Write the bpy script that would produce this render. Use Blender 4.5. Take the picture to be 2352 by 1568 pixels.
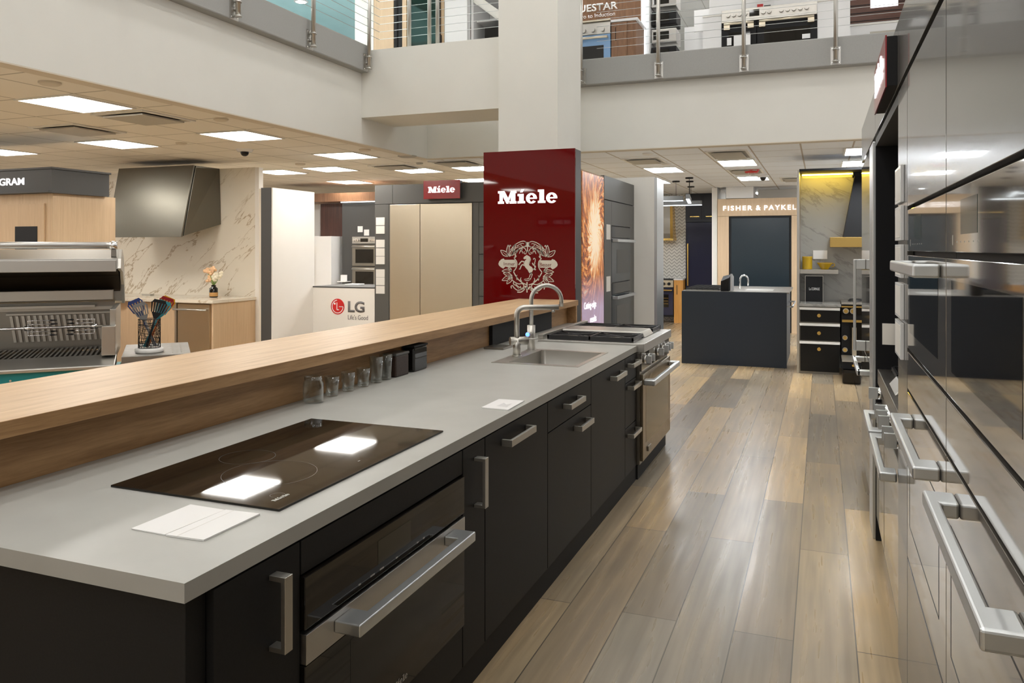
import bpy, bmesh, math, random
from mathutils import Vector, Matrix
random.seed(7)
PI = math.pi
for o in list(bpy.data.objects): bpy.data.objects.remove(o)
C = bpy.context.scene.collection
SC = bpy.context.scene

# ---------------------------------------------------------------- camera
cam = bpy.data.cameras.new('camera'); cam_o = bpy.data.objects.new('camera', cam); C.objects.link(cam_o)
cam.sensor_width = 36; cam.lens = 1822/2352*36; cam.shift_y = -213/2352; cam.clip_start = 0.02; cam.clip_end = 200
cam_o.location = (0, 0, 1.57); cam_o.rotation_euler = (PI/2, 0, math.radians(21.317))
SC.camera = cam_o
# ---------------------------------------------------------------- world, exposure
w = bpy.data.worlds.new('world'); SC.world = w; w.use_nodes = True
w.node_tree.nodes['Background'].inputs[0].default_value = (1.0, 0.98, 0.95, 1)
w.node_tree.nodes['Background'].inputs[1].default_value = 0.85
SC.view_settings.view_transform = 'Standard'; SC.view_settings.look = 'None'
SC.view_settings.exposure = 0.06; SC.view_settings.gamma = 1; SC.view_settings.use_curve_mapping = False
PANEL_L, PANEL_R, PANEL_U = 24.0, 30.0, 24.0     # ceiling panel strengths: left showroom, right showroom, upper hall

# ---------------------------------------------------------------- materials
def mat(name, col=(0.5,0.5,0.5), rough=0.5, metal=0.0, spec=0.5, coat=0.0, emit=None, es=0.0, trans=0.0, ior=1.5, coat_rough=0.03):
    m = bpy.data.materials.new(name); m.use_nodes = True
    b = m.node_tree.nodes['Principled BSDF']
    b.inputs['Base Color'].default_value = (*col, 1); b.inputs['Roughness'].default_value = rough
    b.inputs['Metallic'].default_value = metal; b.inputs['Specular IOR Level'].default_value = spec
    b.inputs['Coat Weight'].default_value = coat; b.inputs['Coat Roughness'].default_value = coat_rough
    b.inputs['IOR'].default_value = ior
    if trans: b.inputs['Transmission Weight'].default_value = trans
    if emit: b.inputs['Emission Color'].default_value = (*emit, 1); b.inputs['Emission Strength'].default_value = es
    return m
def nn(m, t, **kw):
    n = m.node_tree.nodes.new(t)
    for k, v in kw.items(): setattr(n, k, v)
    return n
def lk(m, a, b): m.node_tree.links.new(a, b)
def bsdf(m): return m.node_tree.nodes['Principled BSDF']
def coords(m, scale=(1,1,1), rot=(0,0,0), loc=(0,0,0)):
    tc = nn(m, 'ShaderNodeTexCoord'); mp = nn(m, 'ShaderNodeMapping')
    mp.inputs['Scale'].default_value = scale; mp.inputs['Rotation'].default_value = rot; mp.inputs['Location'].default_value = loc
    lk(m, tc.outputs['Object'], mp.inputs['Vector']); return mp.outputs['Vector']
def ramp(m, fac, stops):
    r = nn(m, 'ShaderNodeValToRGB'); e = r.color_ramp.elements
    e[0].position, e[0].color = stops[0][0], (*stops[0][1], 1)
    e[1].position, e[1].color = stops[-1][0], (*stops[-1][1], 1)
    for p, c in stops[1:-1]:
        x = e.new(p); x.color = (*c, 1)
    lk(m, fac, r.inputs['Fac']); return r.outputs['Color']
def noise(m, vec, scale, detail=4, rough=0.5, dist=0.0):
    n = nn(m, 'ShaderNodeTexNoise'); n.inputs['Scale'].default_value = scale; n.inputs['Detail'].default_value = detail
    n.inputs['Roughness'].default_value = rough; n.inputs['Distortion'].default_value = dist
    lk(m, vec, n.inputs['Vector']); return n.outputs['Fac']
def bump(m, h, strength=0.1, dist=0.01):
    b = nn(m, 'ShaderNodeBump'); b.inputs['Strength'].default_value = strength; b.inputs['Distance'].default_value = dist
    lk(m, h, b.inputs['Height']); lk(m, b.outputs['Normal'], bsdf(m).inputs['Normal'])
def mixc(m, fac, a, b, mode='MIX'):
    x = nn(m, 'ShaderNodeMix', data_type='RGBA', blend_type=mode)
    if isinstance(fac, float): x.inputs[0].default_value = fac
    else: lk(m, fac, x.inputs[0])
    for s, i in ((a, 6), (b, 7)):
        if isinstance(s, tuple): x.inputs[i].default_value = (*s, 1)
        else: lk(m, s, x.inputs[i])
    return x.outputs[2]
def grain_mat(name, c1, c2, c3, scale, rough=0.45, rot=(0,0,0), s=6.0, coat=0.0):
    m = mat(name, c2, rough, coat=coat)
    v = coords(m, scale, rot)
    f = noise(m, v, s, 8, 0.6, 0.6)
    col = ramp(m, f, [(0.3, c1), (0.5, c2), (0.72, c3)])
    f2 = noise(m, coords(m, tuple(x*6 for x in scale), rot), s, 3, 0.7, 0.2)
    col = mixc(m, 0.35, col, ramp(m, f2, [(0.3, c1), (0.7, c3)]))
    lk(m, col, bsdf(m).inputs['Base Color']); return m
def speckle(name, c, rough, amt=0.06, scale=60, **kw):
    m = mat(name, c, rough, **kw)
    f = noise(m, coords(m), scale, 4)
    lk(m, ramp(m, f, [(0.3, tuple(x*(1-amt) for x in c)), (0.7, tuple(min(1, x*(1+amt)) for x in c))]), bsdf(m).inputs['Base Color'])
    return m
def brushed(name, c, rough, scale=(2, 2, 80), metal=1.0):
    m = mat(name, c, rough, metal)
    f = noise(m, coords(m, scale), 8, 3)
    lk(m, ramp(m, f, [(0.2, (rough*0.8,)*3), (0.8, (rough*1.25,)*3)]), bsdf(m).inputs['Roughness'])
    bump(m, f, 0.03, 0.002); return m

M = {}
M['white_wall'] = speckle('white_wall', (0.74, 0.73, 0.68), 0.7, 0.015, 3)
M['trim_white'] = speckle('trim_white', (0.78, 0.76, 0.71), 0.6, 0.01, 3)
M['fascia'] = speckle('fascia_grey', (0.33, 0.33, 0.315), 0.55, 0.03, 90)
def tile_mat(name, c, line, sx, sy, ox, oy):
    m = mat(name, c, 0.8)
    br = nn(m, 'ShaderNodeTexBrick'); br.offset = 0.0; br.squash = 1.0
    tc = nn(m, 'ShaderNodeTexCoord'); mp = nn(m, 'ShaderNodeMapping'); mp.vector_type = 'POINT'
    mp.inputs['Location'].default_value = (-ox, -oy, 0)
    lk(m, tc.outputs['Object'], mp.inputs['Vector']); lk(m, mp.outputs['Vector'], br.inputs['Vector'])
    br.inputs['Scale'].default_value = 1.0; br.inputs['Brick Width'].default_value = sx; br.inputs['Row Height'].default_value = sy
    br.inputs['Mortar Size'].default_value = 0.010; br.inputs['Mortar Smooth'].default_value = 0.1
    br.inputs['Color1'].default_value = (*c, 1); br.inputs['Color2'].default_value = (*[x*0.97 for x in c], 1)
    br.inputs['Mortar'].default_value = (*line, 1)
    lk(m, br.outputs['Color'], bsdf(m).inputs['Base Color'])
    bump(m, noise(m, coords(m), 90, 3), 0.08, 0.004); return m
M['ceil_l'] = tile_mat('ceiling_tile_bounce_tint', (0.82, 0.77, 0.68), (0.45, 0.41, 0.34), 0.62, 0.65, -5.92, 4.41)  # warm bounce light tinted into the tile colour
M['ceil_r'] = tile_mat('ceiling_tile_white', (0.84, 0.87, 0.91), (0.48, 0.42, 0.36), 0.56, 0.65, -1.903, 9.4)
M['ceil_u'] = tile_mat('ceiling_tile_upper', (0.75, 0.74, 0.72), (0.5, 0.48, 0.45), 0.6, 1.2, 0, 0)
M['beige_plain'] = speckle('beige_drywall', (0.66, 0.59, 0.48), 0.75, 0.01, 3)
# floor planks running along y
def floor_mat():
    m = mat('floor_planks', (0.4, 0.33, 0.25), 0.28)
    tc = nn(m, 'ShaderNodeTexCoord'); sp = nn(m, 'ShaderNodeSeparateXYZ'); cb = nn(m, 'ShaderNodeCombineXYZ')
    lk(m, tc.outputs['Object'], sp.inputs[0])
    ad = nn(m, 'ShaderNodeMath', operation='ADD'); ad.inputs[1].default_value = 0.105 + 0.2325*80; lk(m, sp.outputs['X'], ad.inputs[0])
    ay = nn(m, 'ShaderNodeMath', operation='ADD'); ay.inputs[1].default_value = 40.55; lk(m, sp.outputs['Y'], ay.inputs[0])
    lk(m, ay.outputs[0], cb.inputs[0]); lk(m, ad.outputs[0], cb.inputs[1])
    br = nn(m, 'ShaderNodeTexBrick'); br.offset = 0.43; br.offset_frequency = 2
    lk(m, cb.outputs[0], br.inputs['Vector'])
    br.inputs['Scale'].default_value = 1; br.inputs['Brick Width'].default_value = 1.83; br.inputs['Row Height'].default_value = 0.2325
    br.inputs['Mortar Size'].default_value = 0.003; br.inputs['Mortar Smooth'].default_value = 0.3; br.inputs['Bias'].default_value = 0.0
    br.inputs['Color1'].default_value = (0, 0, 0, 1); br.inputs['Color2'].default_value = (1, 1, 1, 1); br.inputs['Mortar'].default_value = (0.5, 0.5, 0.5, 1)
    tone = ramp(m, br.outputs['Color'], [(0.0, (0.25, 0.22, 0.18)), (0.35, (0.48, 0.375, 0.25)), (0.65, (0.66, 0.50, 0.30)), (1.0, (0.33, 0.30, 0.25))])
    v = coords(m, (13, 0.55, 1))
    g = noise(m, v, 2.0, 2.5, 0.45, 0.0)
    gc = ramp(m, g, [(0.25, (0.30, 0.27, 0.24)), (0.5, (0.62, 0.6, 0.56)), (0.75, (0.95, 0.9, 0.82))])
    col = mixc(m, 0.55, tone, mixc(m, 1.0, tone, gc, 'MULTIPLY'))
    big = noise(m, coords(m, (1.2, 0.45, 1)), 1.6, 3, 0.5, 0.4)
    col = mixc(m, 0.35, col, mixc(m, 1.0, col, ramp(m, big, [(0.35, (0.55, 0.56, 0.58)), (0.65, (1.35, 1.2, 0.95))]), 'MULTIPLY'))
    col = mixc(m, br.outputs['Fac'], col, (0.10, 0.08, 0.06))
    lk(m, col, bsdf(m).inputs['Base Color'])
    lk(m, ramp(m, g, [(0.2, (0.34,)*3), (0.8, (0.24,)*3)]), bsdf(m).inputs['Roughness'])
    bump(m, g, 0.02, 0.002); return m
M['floor'] = floor_mat()
M['counter'] = speckle('grey_laminate', (0.42, 0.415, 0.385), 0.38, 0.05, 5)
M['charcoal'] = speckle('charcoal_laminate', (0.016, 0.0155, 0.0155), 0.48, 0.12, 180, spec=0.18)
M['black'] = mat('black_recess', (0.008, 0.008, 0.009), 0.5, spec=0.3)
M['black_matte'] = mat('black_matte', (0.016, 0.016, 0.017), 0.6, spec=0.22)
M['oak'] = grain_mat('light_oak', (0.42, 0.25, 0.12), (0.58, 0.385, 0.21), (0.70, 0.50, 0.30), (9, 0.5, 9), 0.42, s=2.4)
M['oak_shaded'] = grain_mat('light_oak_shaded', (0.20, 0.10, 0.035), (0.36, 0.20, 0.085), (0.50, 0.30, 0.14), (6, 0.55, 9), 0.5, s=2.2)  # copy of the light oak with the bar's shade in its colour
M['maple'] = grain_mat('pale_maple', (0.55, 0.39, 0.24), (0.62, 0.45, 0.285), (0.68, 0.51, 0.33), (14, 14, 0.6), 0.5, s=3)
M['walnut'] = grain_mat('walnut', (0.13, 0.06, 0.03), (0.22, 0.11, 0.055), (0.30, 0.16, 0.085), (9, 9, 0.6), 0.4, s=3)
M['rosewood'] = grain_mat('rosewood', (0.035, 0.012, 0.008), (0.09, 0.03, 0.018), (0.15, 0.055, 0.03), (22, 22, 0.4), 0.25, s=3)
M['darkwood'] = grain_mat('dark_slat_wood', (0.04, 0.015, 0.01), (0.075, 0.028, 0.018), (0.12, 0.05, 0.03), (0.5, 8, 12), 0.35, s=3)
M['orange_wood'] = grain_mat('honey_wood', (0.60, 0.27, 0.05), (0.70, 0.33, 0.07), (0.78, 0.40, 0.11), (9, 9, 0.6), 0.45, s=3)
M['steel'] = brushed('brushed_steel', (0.54, 0.525, 0.50), 0.38)
M['steel_x'] = brushed('satin_steel', (0.55, 0.53, 0.49), 0.36, (80, 80, 2))
M['steel_dark'] = brushed('dark_steel', (0.30, 0.28, 0.25), 0.35)
M['alu'] = mat('satin_aluminium', (0.66, 0.68, 0.69), 0.38, 1.0)
M['chrome'] = mat('chrome', (0.8, 0.8, 0.8), 0.16, 1.0)
M['bronze'] = brushed('bronze_steel', (0.34, 0.285, 0.21), 0.30, (60, 60, 1.5))
M['shelf_steel'] = brushed('shelf_steel', (0.34, 0.33, 0.31), 0.42)
M['champagne'] = brushed('champagne_steel', (0.62, 0.55, 0.43), 0.34, (60, 60, 1.5))
M['hood_metal'] = brushed('olive_grey_metal', (0.17, 0.162, 0.135), 0.34, (30, 30, 2))
M['brass'] = mat('brass', (0.78, 0.52, 0.16), 0.25, 1.0)
M['brass_brushed'] = brushed('antique_brass', (0.62, 0.42, 0.14), 0.35, (40, 40, 2))
M['glass_black'] = mat('black_glass', (0.010, 0.008, 0.006), 0.035, spec=0.42, coat=0.0)
M['graphite'] = mat('graphite_glass', (0.27, 0.245, 0.215), 0.06, 0.65, spec=0.9, coat=0.3)
M['graphite_satin'] = speckle('graphite_gloss_panel', (0.085, 0.080, 0.073), 0.25, 0.04, 200, spec=0.4, coat=0.35, coat_rough=0.04)
M['dark_glass'] = mat('dark_oven_glass', (0.016, 0.018, 0.022), 0.08, spec=0.5)
M['niche'] = mat('niche_black_panel', (0.012, 0.012, 0.014), 0.6, spec=0.25)
M['grey_cab'] = speckle('anthracite_cabinet', (0.085, 0.082, 0.076), 0.45, 0.05, 120)
M['grey_edge'] = speckle('anthracite_edge', (0.06, 0.06, 0.06), 0.5, 0.03, 100)
M['bluegrey'] = speckle('blue_grey_panel', (0.018, 0.027, 0.042), 0.45, 0.08, 160)
M['bluedoor'] = speckle('dark_teal_steel', (0.012, 0.022, 0.030), 0.26, 0.08, 90, coat=0.2, coat_rough=0.15)
M['navy'] = mat('navy_enamel', (0.02, 0.022, 0.055), 0.2, coat=0.5)
M['navy_matte'] = mat('navy_cabinet', (0.026, 0.029, 0.040), 0.45)
M['red'] = mat('red_gloss_glass', (0.125, 0.0010, 0.0015), 0.03, spec=0.38)
M['red_sign'] = mat('red_acrylic', (0.30, 0.008, 0.012), 0.2)
M['red_plastic'] = mat('red_plastic', (0.6, 0.01, 0.01), 0.35)
M['emblem'] = mat('emblem_ivory', (0.62, 0.58, 0.50), 0.5)
M['sign_text'] = mat('lit_letter', (0.9, 0.9, 0.9), 0.4, emit=(1, 0.98, 1.0), es=1.2)
M['white_letter'] = mat('white_letter', (0.85, 0.85, 0.85), 0.5)
M['dark_letter'] = mat('dark_letter', (0.05, 0.05, 0.05), 0.5)
M['grey_letter'] = mat('grey_letter', (0.14, 0.13, 0.13), 0.5)
M['pale_letter'] = mat('pale_letter', (0.45, 0.43, 0.40), 0.4)
M['white_panel'] = speckle('white_laminate', (0.80, 0.765, 0.71), 0.4, 0.01, 4)
M['white_gloss'] = mat('white_gloss', (0.8, 0.8, 0.8), 0.25)
M['paper'] = mat('paper', (0.85, 0.84, 0.83), 0.55, spec=0.3, coat=0.3)
M['label_card'] = mat('label_card', (0.72, 0.69, 0.64), 0.5)
M['led'] = mat('led_strip_cool', (1, 1, 1), emit=(0.8, 0.92, 1.0), es=2.2)
M['led_warm'] = mat('led_strip_warm', (1, 1, 1), emit=(1.0, 0.66, 0.06), es=45)
M['led_blue'] = mat('led_blue', (0.2, 0.3, 1), emit=(0.05, 0.15, 1.0), es=5)
M['diff_l'] = mat('diffuser_left', (1, 1, 1), emit=(1.0, 0.965, 0.91), es=PANEL_L)
M['diff_r'] = mat('diffuser_right', (1, 1, 1), emit=(0.90, 0.95, 1.0), es=PANEL_R)
M['diff_u'] = mat('diffuser_upper', (1, 1, 1), emit=(1.0, 0.99, 0.96), es=PANEL_U)
M['spot'] = mat('downlight_lamp', (1, 1, 1), emit=(1, 0.97, 0.9), es=14)
M['yellow'] = mat('ochre_glaze', (0.62, 0.40, 0.02), 0.2, coat=0.4)
M['teal'] = mat('teal_panel', (0.010, 0.24, 0.25), 0.45)
M['sky_blue'] = speckle('pale_blue_paint', (0.52, 0.80, 0.84), 0.6, 0.02, 3)
M['range_blue'] = mat('powder_blue_enamel', (0.20, 0.34, 0.55), 0.3)
M['green_glass'] = mat('dark_green_glass', (0.01, 0.035, 0.028), 0.04, spec=0.9)
M['clear'] = mat('clear_glass', (0.95, 0.97, 0.96), 0.02, trans=1.0, ior=1.16)
def thin_glass():
    m = bpy.data.materials.new('thin_clear_glass'); m.use_nodes = True; nt = m.node_tree; nt.nodes.clear()
    out = nt.nodes.new('ShaderNodeOutputMaterial'); mx = nt.nodes.new('ShaderNodeMixShader'); tr = nt.nodes.new('ShaderNodeBsdfTransparent'); gl = nt.nodes.new('ShaderNodeBsdfGlossy')
    lw = nt.nodes.new('ShaderNodeLayerWeight'); lw.inputs['Blend'].default_value = 0.22
    tr.inputs['Color'].default_value = (0.90, 0.91, 0.90, 1); gl.inputs['Color'].default_value = (0.9, 0.92, 0.92, 1); gl.inputs['Roughness'].default_value = 0.04
    nt.links.new(lw.outputs['Facing'], mx.inputs[0]); nt.links.new(tr.outputs[0], mx.inputs[1]); nt.links.new(gl.outputs[0], mx.inputs[2]); nt.links.new(mx.outputs[0], out.inputs[0])
    return m
M['clear'] = thin_glass()
M['smoke_glass'] = mat('smoky_plastic', (0.10, 0.10, 0.11), 0.08, trans=0.4, ior=1.2)
M['enamel'] = mat('black_enamel', (0.006, 0.006, 0.006), 0.35, spec=0.3)
M['rubber'] = mat('cast_iron', (0.018, 0.018, 0.019), 0.45)
M['vent_in'] = mat('vent_grey', (0.45, 0.42, 0.36), 0.6)
M['marble_round'] = speckle('white_marble', (0.75, 0.74, 0.72), 0.3, 0.08, 20)
M['c_navy'] = mat('navy_silicone', (0.02, 0.04, 0.16), 0.4)
M['c_grey'] = mat('grey_silicone', (0.20, 0.20, 0.20), 0.4)
M['c_teal'] = mat('teal_silicone', (0.03, 0.25, 0.30), 0.4)
M['c_red'] = mat('red_silicone', (0.30, 0.01, 0.015), 0.4)
M['c_yellow'] = mat('yellow_silicone', (0.75, 0.45, 0.02), 0.4)
M['c_orange'] = mat('orange_silicone', (0.65, 0.16, 0.02), 0.4)
M['petal'] = mat('peach_petal', (0.85, 0.55, 0.32), 0.7)
M['petal2'] = mat('cream_petal', (0.85, 0.78, 0.62), 0.7)
M['leafg'] = mat('leaf_green', (0.25, 0.38, 0.08), 0.6)
M['coffee'] = speckle('coffee_beans', (0.035, 0.018, 0.012), 0.5, 0.6, 260)
M['amber'] = mat('kraft_label', (0.55, 0.30, 0.10), 0.6)
M['copperish'] = mat('amber_reflector', (0.75, 0.45, 0.12), 0.3, 1.0)
def marble(name, base, vein, s, rot, thr=0.03, rough=0.2, sc=(1, 1, 2.6), amt=0.75):
    m = mat(name, base, rough)
    v0 = coords(m, (1, 1, 1), rot); mp2 = nn(m, 'ShaderNodeMapping'); mp2.inputs['Scale'].default_value = sc; lk(m, v0, mp2.inputs['Vector']); v = mp2.outputs['Vector']
    n1 = nn(m, 'ShaderNodeTexNoise'); n1.inputs['Scale'].default_value = s; n1.inputs['Detail'].default_value = 9; n1.inputs['Roughness'].default_value = 0.62
    n1.inputs['Distortion'].default_value = 0.35; lk(m, v, n1.inputs['Vector'])
    sb = nn(m, 'ShaderNodeMath', operation='SUBTRACT'); sb.inputs[1].default_value = 0.5; lk(m, n1.outputs['Fac'], sb.inputs[0])
    ab = nn(m, 'ShaderNodeMath', operation='ABSOLUTE'); lk(m, sb.outputs[0], ab.inputs[0])
    f = ramp(m, ab.outputs[0], [(0.0, (amt,)*3), (thr, (0,)*3)])
    n2 = noise(m, coords(m, (1, 1, 1.2), rot), s*0.9, 3)
    f2 = ramp(m, n2, [(0.40, (0,)*3), (0.52, (1,)*3)])
    fm = nn(m, 'ShaderNodeMath', operation='MULTIPLY'); lk(m, f, fm.inputs[0]); lk(m, f2, fm.inputs[1])
    cloud = ramp(m, noise(m, coords(m), 2.0, 3), [(0.3, tuple(x*0.96 for x in base)), (0.7, base)])
    lk(m, mixc(m, fm.outputs[0], cloud, vein), bsdf(m).inputs['Base Color']); return m
M['marble_gold'] = marble('gold_veined_marble', (0.78, 0.72, 0.61), (0.33, 0.22, 0.10), 1.5, (0, math.radians(40), 0), 0.016, sc=(0.55, 1, 1.9), amt=0.85)
M['marble_grey'] = marble('grey_veined_marble', (0.36, 0.36, 0.345), (0.14, 0.14, 0.14), 3.2, (0, math.radians(-35), 0), 0.05, 0.15, sc=(0.6, 1, 2.0), amt=0.5)
def herring():
    m = mat('chevron_tile', (0.75, 0.73, 0.68), 0.3)
    tc = nn(m, 'ShaderNodeTexCoord'); sp = nn(m, 'ShaderNodeSeparateXYZ'); lk(m, tc.outputs['Object'], sp.inputs[0])
    def mth(op, a, b=None):
        n = nn(m, 'ShaderNodeMath', operation=op)
        for i, q in enumerate((a, b)):
            if q is None: continue
            if isinstance(q, (int, float)): n.inputs[i].default_value = q
            else: lk(m, q, n.inputs[i])
        return n.outputs[0]
    x = mth('PINGPONG', sp.outputs['X'], 0.055)
    z = mth('ADD', sp.outputs['Z'], mth('MULTIPLY', x, 1.0))
    fr = mth('FRACT', mth('MULTIPLY', z, 14.0), None)
    lk(m, ramp(m, fr, [(0.0, (0.30, 0.29, 0.27)), (0.22, (0.42, 0.41, 0.38)), (0.32, (0.80, 0.78, 0.73)), (1.0, (0.72, 0.70, 0.65))]), bsdf(m).inputs['Base Color'])
    return m
M['herring'] = herring()
def mane():
    m = mat('backlit_print', (0.5, 0.3, 0.2), 0.3)
    tc = nn(m, 'ShaderNodeTexCoord'); sp = nn(m, 'ShaderNodeSeparateXYZ'); lk(m, tc.outputs['Object'], sp.inputs[0])
    # swirl around (y 0.46, z 1.72)
    def mth(op, a, b=0.0):
        n = nn(m, 'ShaderNodeMath', operation=op)
        for i, q in enumerate((a, b)):
            if isinstance(q, (int, float)): n.inputs[i].default_value = q
            else: lk(m, q, n.inputs[i])
        return n.outputs[0]
    dy = mth('SUBTRACT', sp.outputs['Y'], 0.46); dz = mth('SUBTRACT', sp.outputs['Z'], 1.72)
    ang = mth('ARCTAN2', dz, mth('MULTIPLY', dy, 1.6)); rad = mth('SQRT', mth('ADD', mth('MULTIPLY', mth('MULTIPLY', dy, dy), 2.6), mth('MULTIPLY', dz, dz)))
    cb = nn(m, 'ShaderNodeCombineXYZ')
    lk(m, mth('ADD', mth('MULTIPLY', ang, 2.2), mth('MULTIPLY', rad, 2.5)), cb.inputs[0]); lk(m, mth('MULTIPLY', rad, 1.2), cb.inputs[1])
    f = noise(m, cb.outputs[0], 5.0, 7, 0.65, 0.7)
    core = ramp(m, rad, [(0.0, (0.32,)*3), (0.30, (0.16,)*3), (0.5, (0.0,)*3)])
    f = mth('ADD', f, core)
    warm = ramp(m, f, [(0.40, (0.08, 0.012, 0.003)), (0.50, (0.42, 0.09, 0.01)), (0.58, (0.85, 0.34, 0.06)), (0.70, (1.0, 0.82, 0.58))])
    zf = ramp(m, mth('MULTIPLY', sp.outputs['Z'], 0.5), [(0.50, (0,)*3), (0.66, (1,)*3)])   # z 1.0 .. 1.3
    lav = ramp(m, noise(m, cb.outputs[0], 2.5, 3), [(0.3, (0.50, 0.36, 0.46)), (0.7, (0.56, 0.45, 0.62))])
    col = mixc(m, zf, lav, warm)
    lk(m, col, bsdf(m).inputs['Base Color']); lk(m, col, bsdf(m).inputs['Emission Color']); bsdf(m).inputs['Emission Strength'].default_value = 0.35
    return m
M['mane'] = mane()

# ---------------------------------------------------------------- mesh helpers
class MB:
    def __init__(s): s.b = bmesh.new()
    def box(s, x0, x1, y0, y1, z0, z1):
        vs = [s.b.verts.new(p) for p in ((x0,y0,z0),(x1,y0,z0),(x1,y1,z0),(x0,y1,z0),(x0,y0,z1),(x1,y0,z1),(x1,y1,z1),(x0,y1,z1))]
        for f in ((0,3,2,1),(4,5,6,7),(0,1,5,4),(1,2,6,5),(2,3,7,6),(3,0,4,7)): s.b.faces.new([vs[i] for i in f])
        return s
    def hexa(s, p):   # eight points, bottom loop then top loop
        vs = [s.b.verts.new(q) for q in p]
        for f in ((0,3,2,1),(4,5,6,7),(0,1,5,4),(1,2,6,5),(2,3,7,6),(3,0,4,7)): s.b.faces.new([vs[i] for i in f])
        return s
    def cyl(s, p0, p1, r, seg=20, r1=None):
        p0, p1 = Vector(p0), Vector(p1); r1 = r if r1 is None else r1
        d = (p1-p0).normalized(); a = Vector((0,0,1)) if abs(d.z) < 0.9 else Vector((1,0,0))
        u = d.cross(a).normalized(); v = d.cross(u)
        A = [s.b.verts.new(p0 + (u*math.cos(2*PI*i/seg)+v*math.sin(2*PI*i/seg))*r) for i in range(seg)]
        B = [s.b.verts.new(p1 + (u*math.cos(2*PI*i/seg)+v*math.sin(2*PI*i/seg))*r1) for i in range(seg)]
        for i in range(seg):
            f = s.b.faces.new((A[i], A[(i+1)%seg], B[(i+1)%seg], B[i])); f.smooth = True
        s.b.faces.new(A[::-1]); s.b.faces.new(B); return s
    def tube(s, pts, r, seg=12, cap=True):
        pts = [Vector(p) for p in pts]; rings = []; prev = None
        for i, p in enumerate(pts):
            d = (pts[min(i+1, len(pts)-1)] - pts[max(i-1, 0)]).normalized()
            if prev is None:
                a = Vector((0,0,1)) if abs(d.z) < 0.9 else Vector((1,0,0)); u = d.cross(a).normalized()
            else: u = (prev - d*prev.dot(d)).normalized()
            prev = u; v = d.cross(u); rr = r[i] if isinstance(r, (list, tuple)) else r
            rings.append([s.b.verts.new(p + (u*math.cos(2*PI*k/seg)+v*math.sin(2*PI*k/seg))*rr) for k in range(seg)])
        for a, b in zip(rings, rings[1:]):
            for k in range(seg):
                f = s.b.faces.new((a[k], a[(k+1)%seg], b[(k+1)%seg], b[k])); f.smooth = True
        if cap: s.b.faces.new(rings[0][::-1]); s.b.faces.new(rings[-1])
        return s
    def lathe(s, c, prof, seg=28, close=False):
        rings = []
        for r, z in prof:
            rings.append([s.b.verts.new((c[0]+max(r,1e-4)*math.cos(2*PI*k/seg), c[1]+max(r,1e-4)*math.sin(2*PI*k/seg), c[2]+z)) for k in range(seg)])
        pr = list(zip(rings, rings[1:]))
        if close: pr.append((rings[-1], rings[0]))
        for a, b in pr:
            for k in range(seg):
                f = s.b.faces.new((a[k], a[(k+1)%seg], b[(k+1)%seg], b[k])); f.smooth = True
        return s
    def prism(s, poly, o, u, v, d):   # polygon in plane (o,u,v) extruded by vector d
        o, u, v, d = Vector(o), Vector(u), Vector(v), Vector(d)
        A = [s.b.verts.new(o+u*a+v*b) for a, b in poly]; B = [s.b.verts.new(o+u*a+v*b+d) for a, b in poly]
        n = len(A)
        s.b.faces.new(A[::-1]); s.b.faces.new(B)
        for i in range(n): s.b.faces.new((A[i], A[(i+1)%n], B[(i+1)%n], B[i]))
        return s
    def sphere(s, c, r, sx=1, sy=1, sz=1, seg=12):
        res = bmesh.ops.create_uvsphere(s.b, u_segments=seg, v_segments=max(6, seg//2+2), radius=r)
        for v in res['verts']: v.co = Vector((v.co.x*sx, v.co.y*sy, v.co.z*sz)) + Vector(c)
        return s
WM = {}
def obj(name, mb, m, parent=None, local=False, bev=0.0, kind=None, label=None, smooth=False, seg=2):
    bmesh.ops.recalc_face_normals(mb.b, faces=mb.b.faces)
    me = bpy.data.meshes.new(name)
    if parent is not None and not local: bmesh.ops.transform(mb.b, matrix=WM[parent.name].inverted(), verts=mb.b.verts)
    mb.b.to_mesh(me); mb.b.free()
    me.materials.append(M[m] if isinstance(m, str) else m)
    o = bpy.data.objects.new(name, me); C.objects.link(o)
    if smooth:
        for p in me.polygons: p.use_smooth = True
    if parent is not None: o.parent = parent; WM[o.name] = WM[parent.name]
    else: WM[o.name] = Matrix.Identity(4)
    if bev:
        b = o.modifiers.new('edge', 'BEVEL'); b.width = bev; b.segments = seg; b.limit_method = 'ANGLE'; b.angle_limit = math.radians(40)
    if kind: o['kind'] = kind
    if label: o['label'] = label
    return o
def tag(o, label, cat, group=None):
    o['label'] = label; o['category'] = cat
    if group: o['group'] = group
    return o
def thing(name, label, cat, loc=(0,0,0), rz=0.0, group=None):
    o = bpy.data.objects.new(name, None); C.objects.link(o); o.empty_display_size = 0.1
    o.location = loc; o.rotation_euler = (0, 0, rz); WM[o.name] = Matrix.Translation(Vector(loc)) @ Matrix.Rotation(rz, 4, 'Z')
    return tag(o, label, cat, group)
def dup(root, loc, rz=None, label=None, group=None):
    r = root.copy(); C.objects.link(r); r.location = loc
    if rz is not None: r.rotation_euler = (0, 0, rz)
    if label: r['label'] = label
    if group: r['group'] = group
    for ch in list(root.children):
        c = ch.copy(); C.objects.link(c); c.parent = r
        for g in list(ch.children):
            d = g.copy(); C.objects.link(d); d.parent = c
    return r
def B(*a): return MB().box(*a)
def struct(name, mb, m, bev=0): return obj(name, mb, m, kind='structure', bev=bev)

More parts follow.
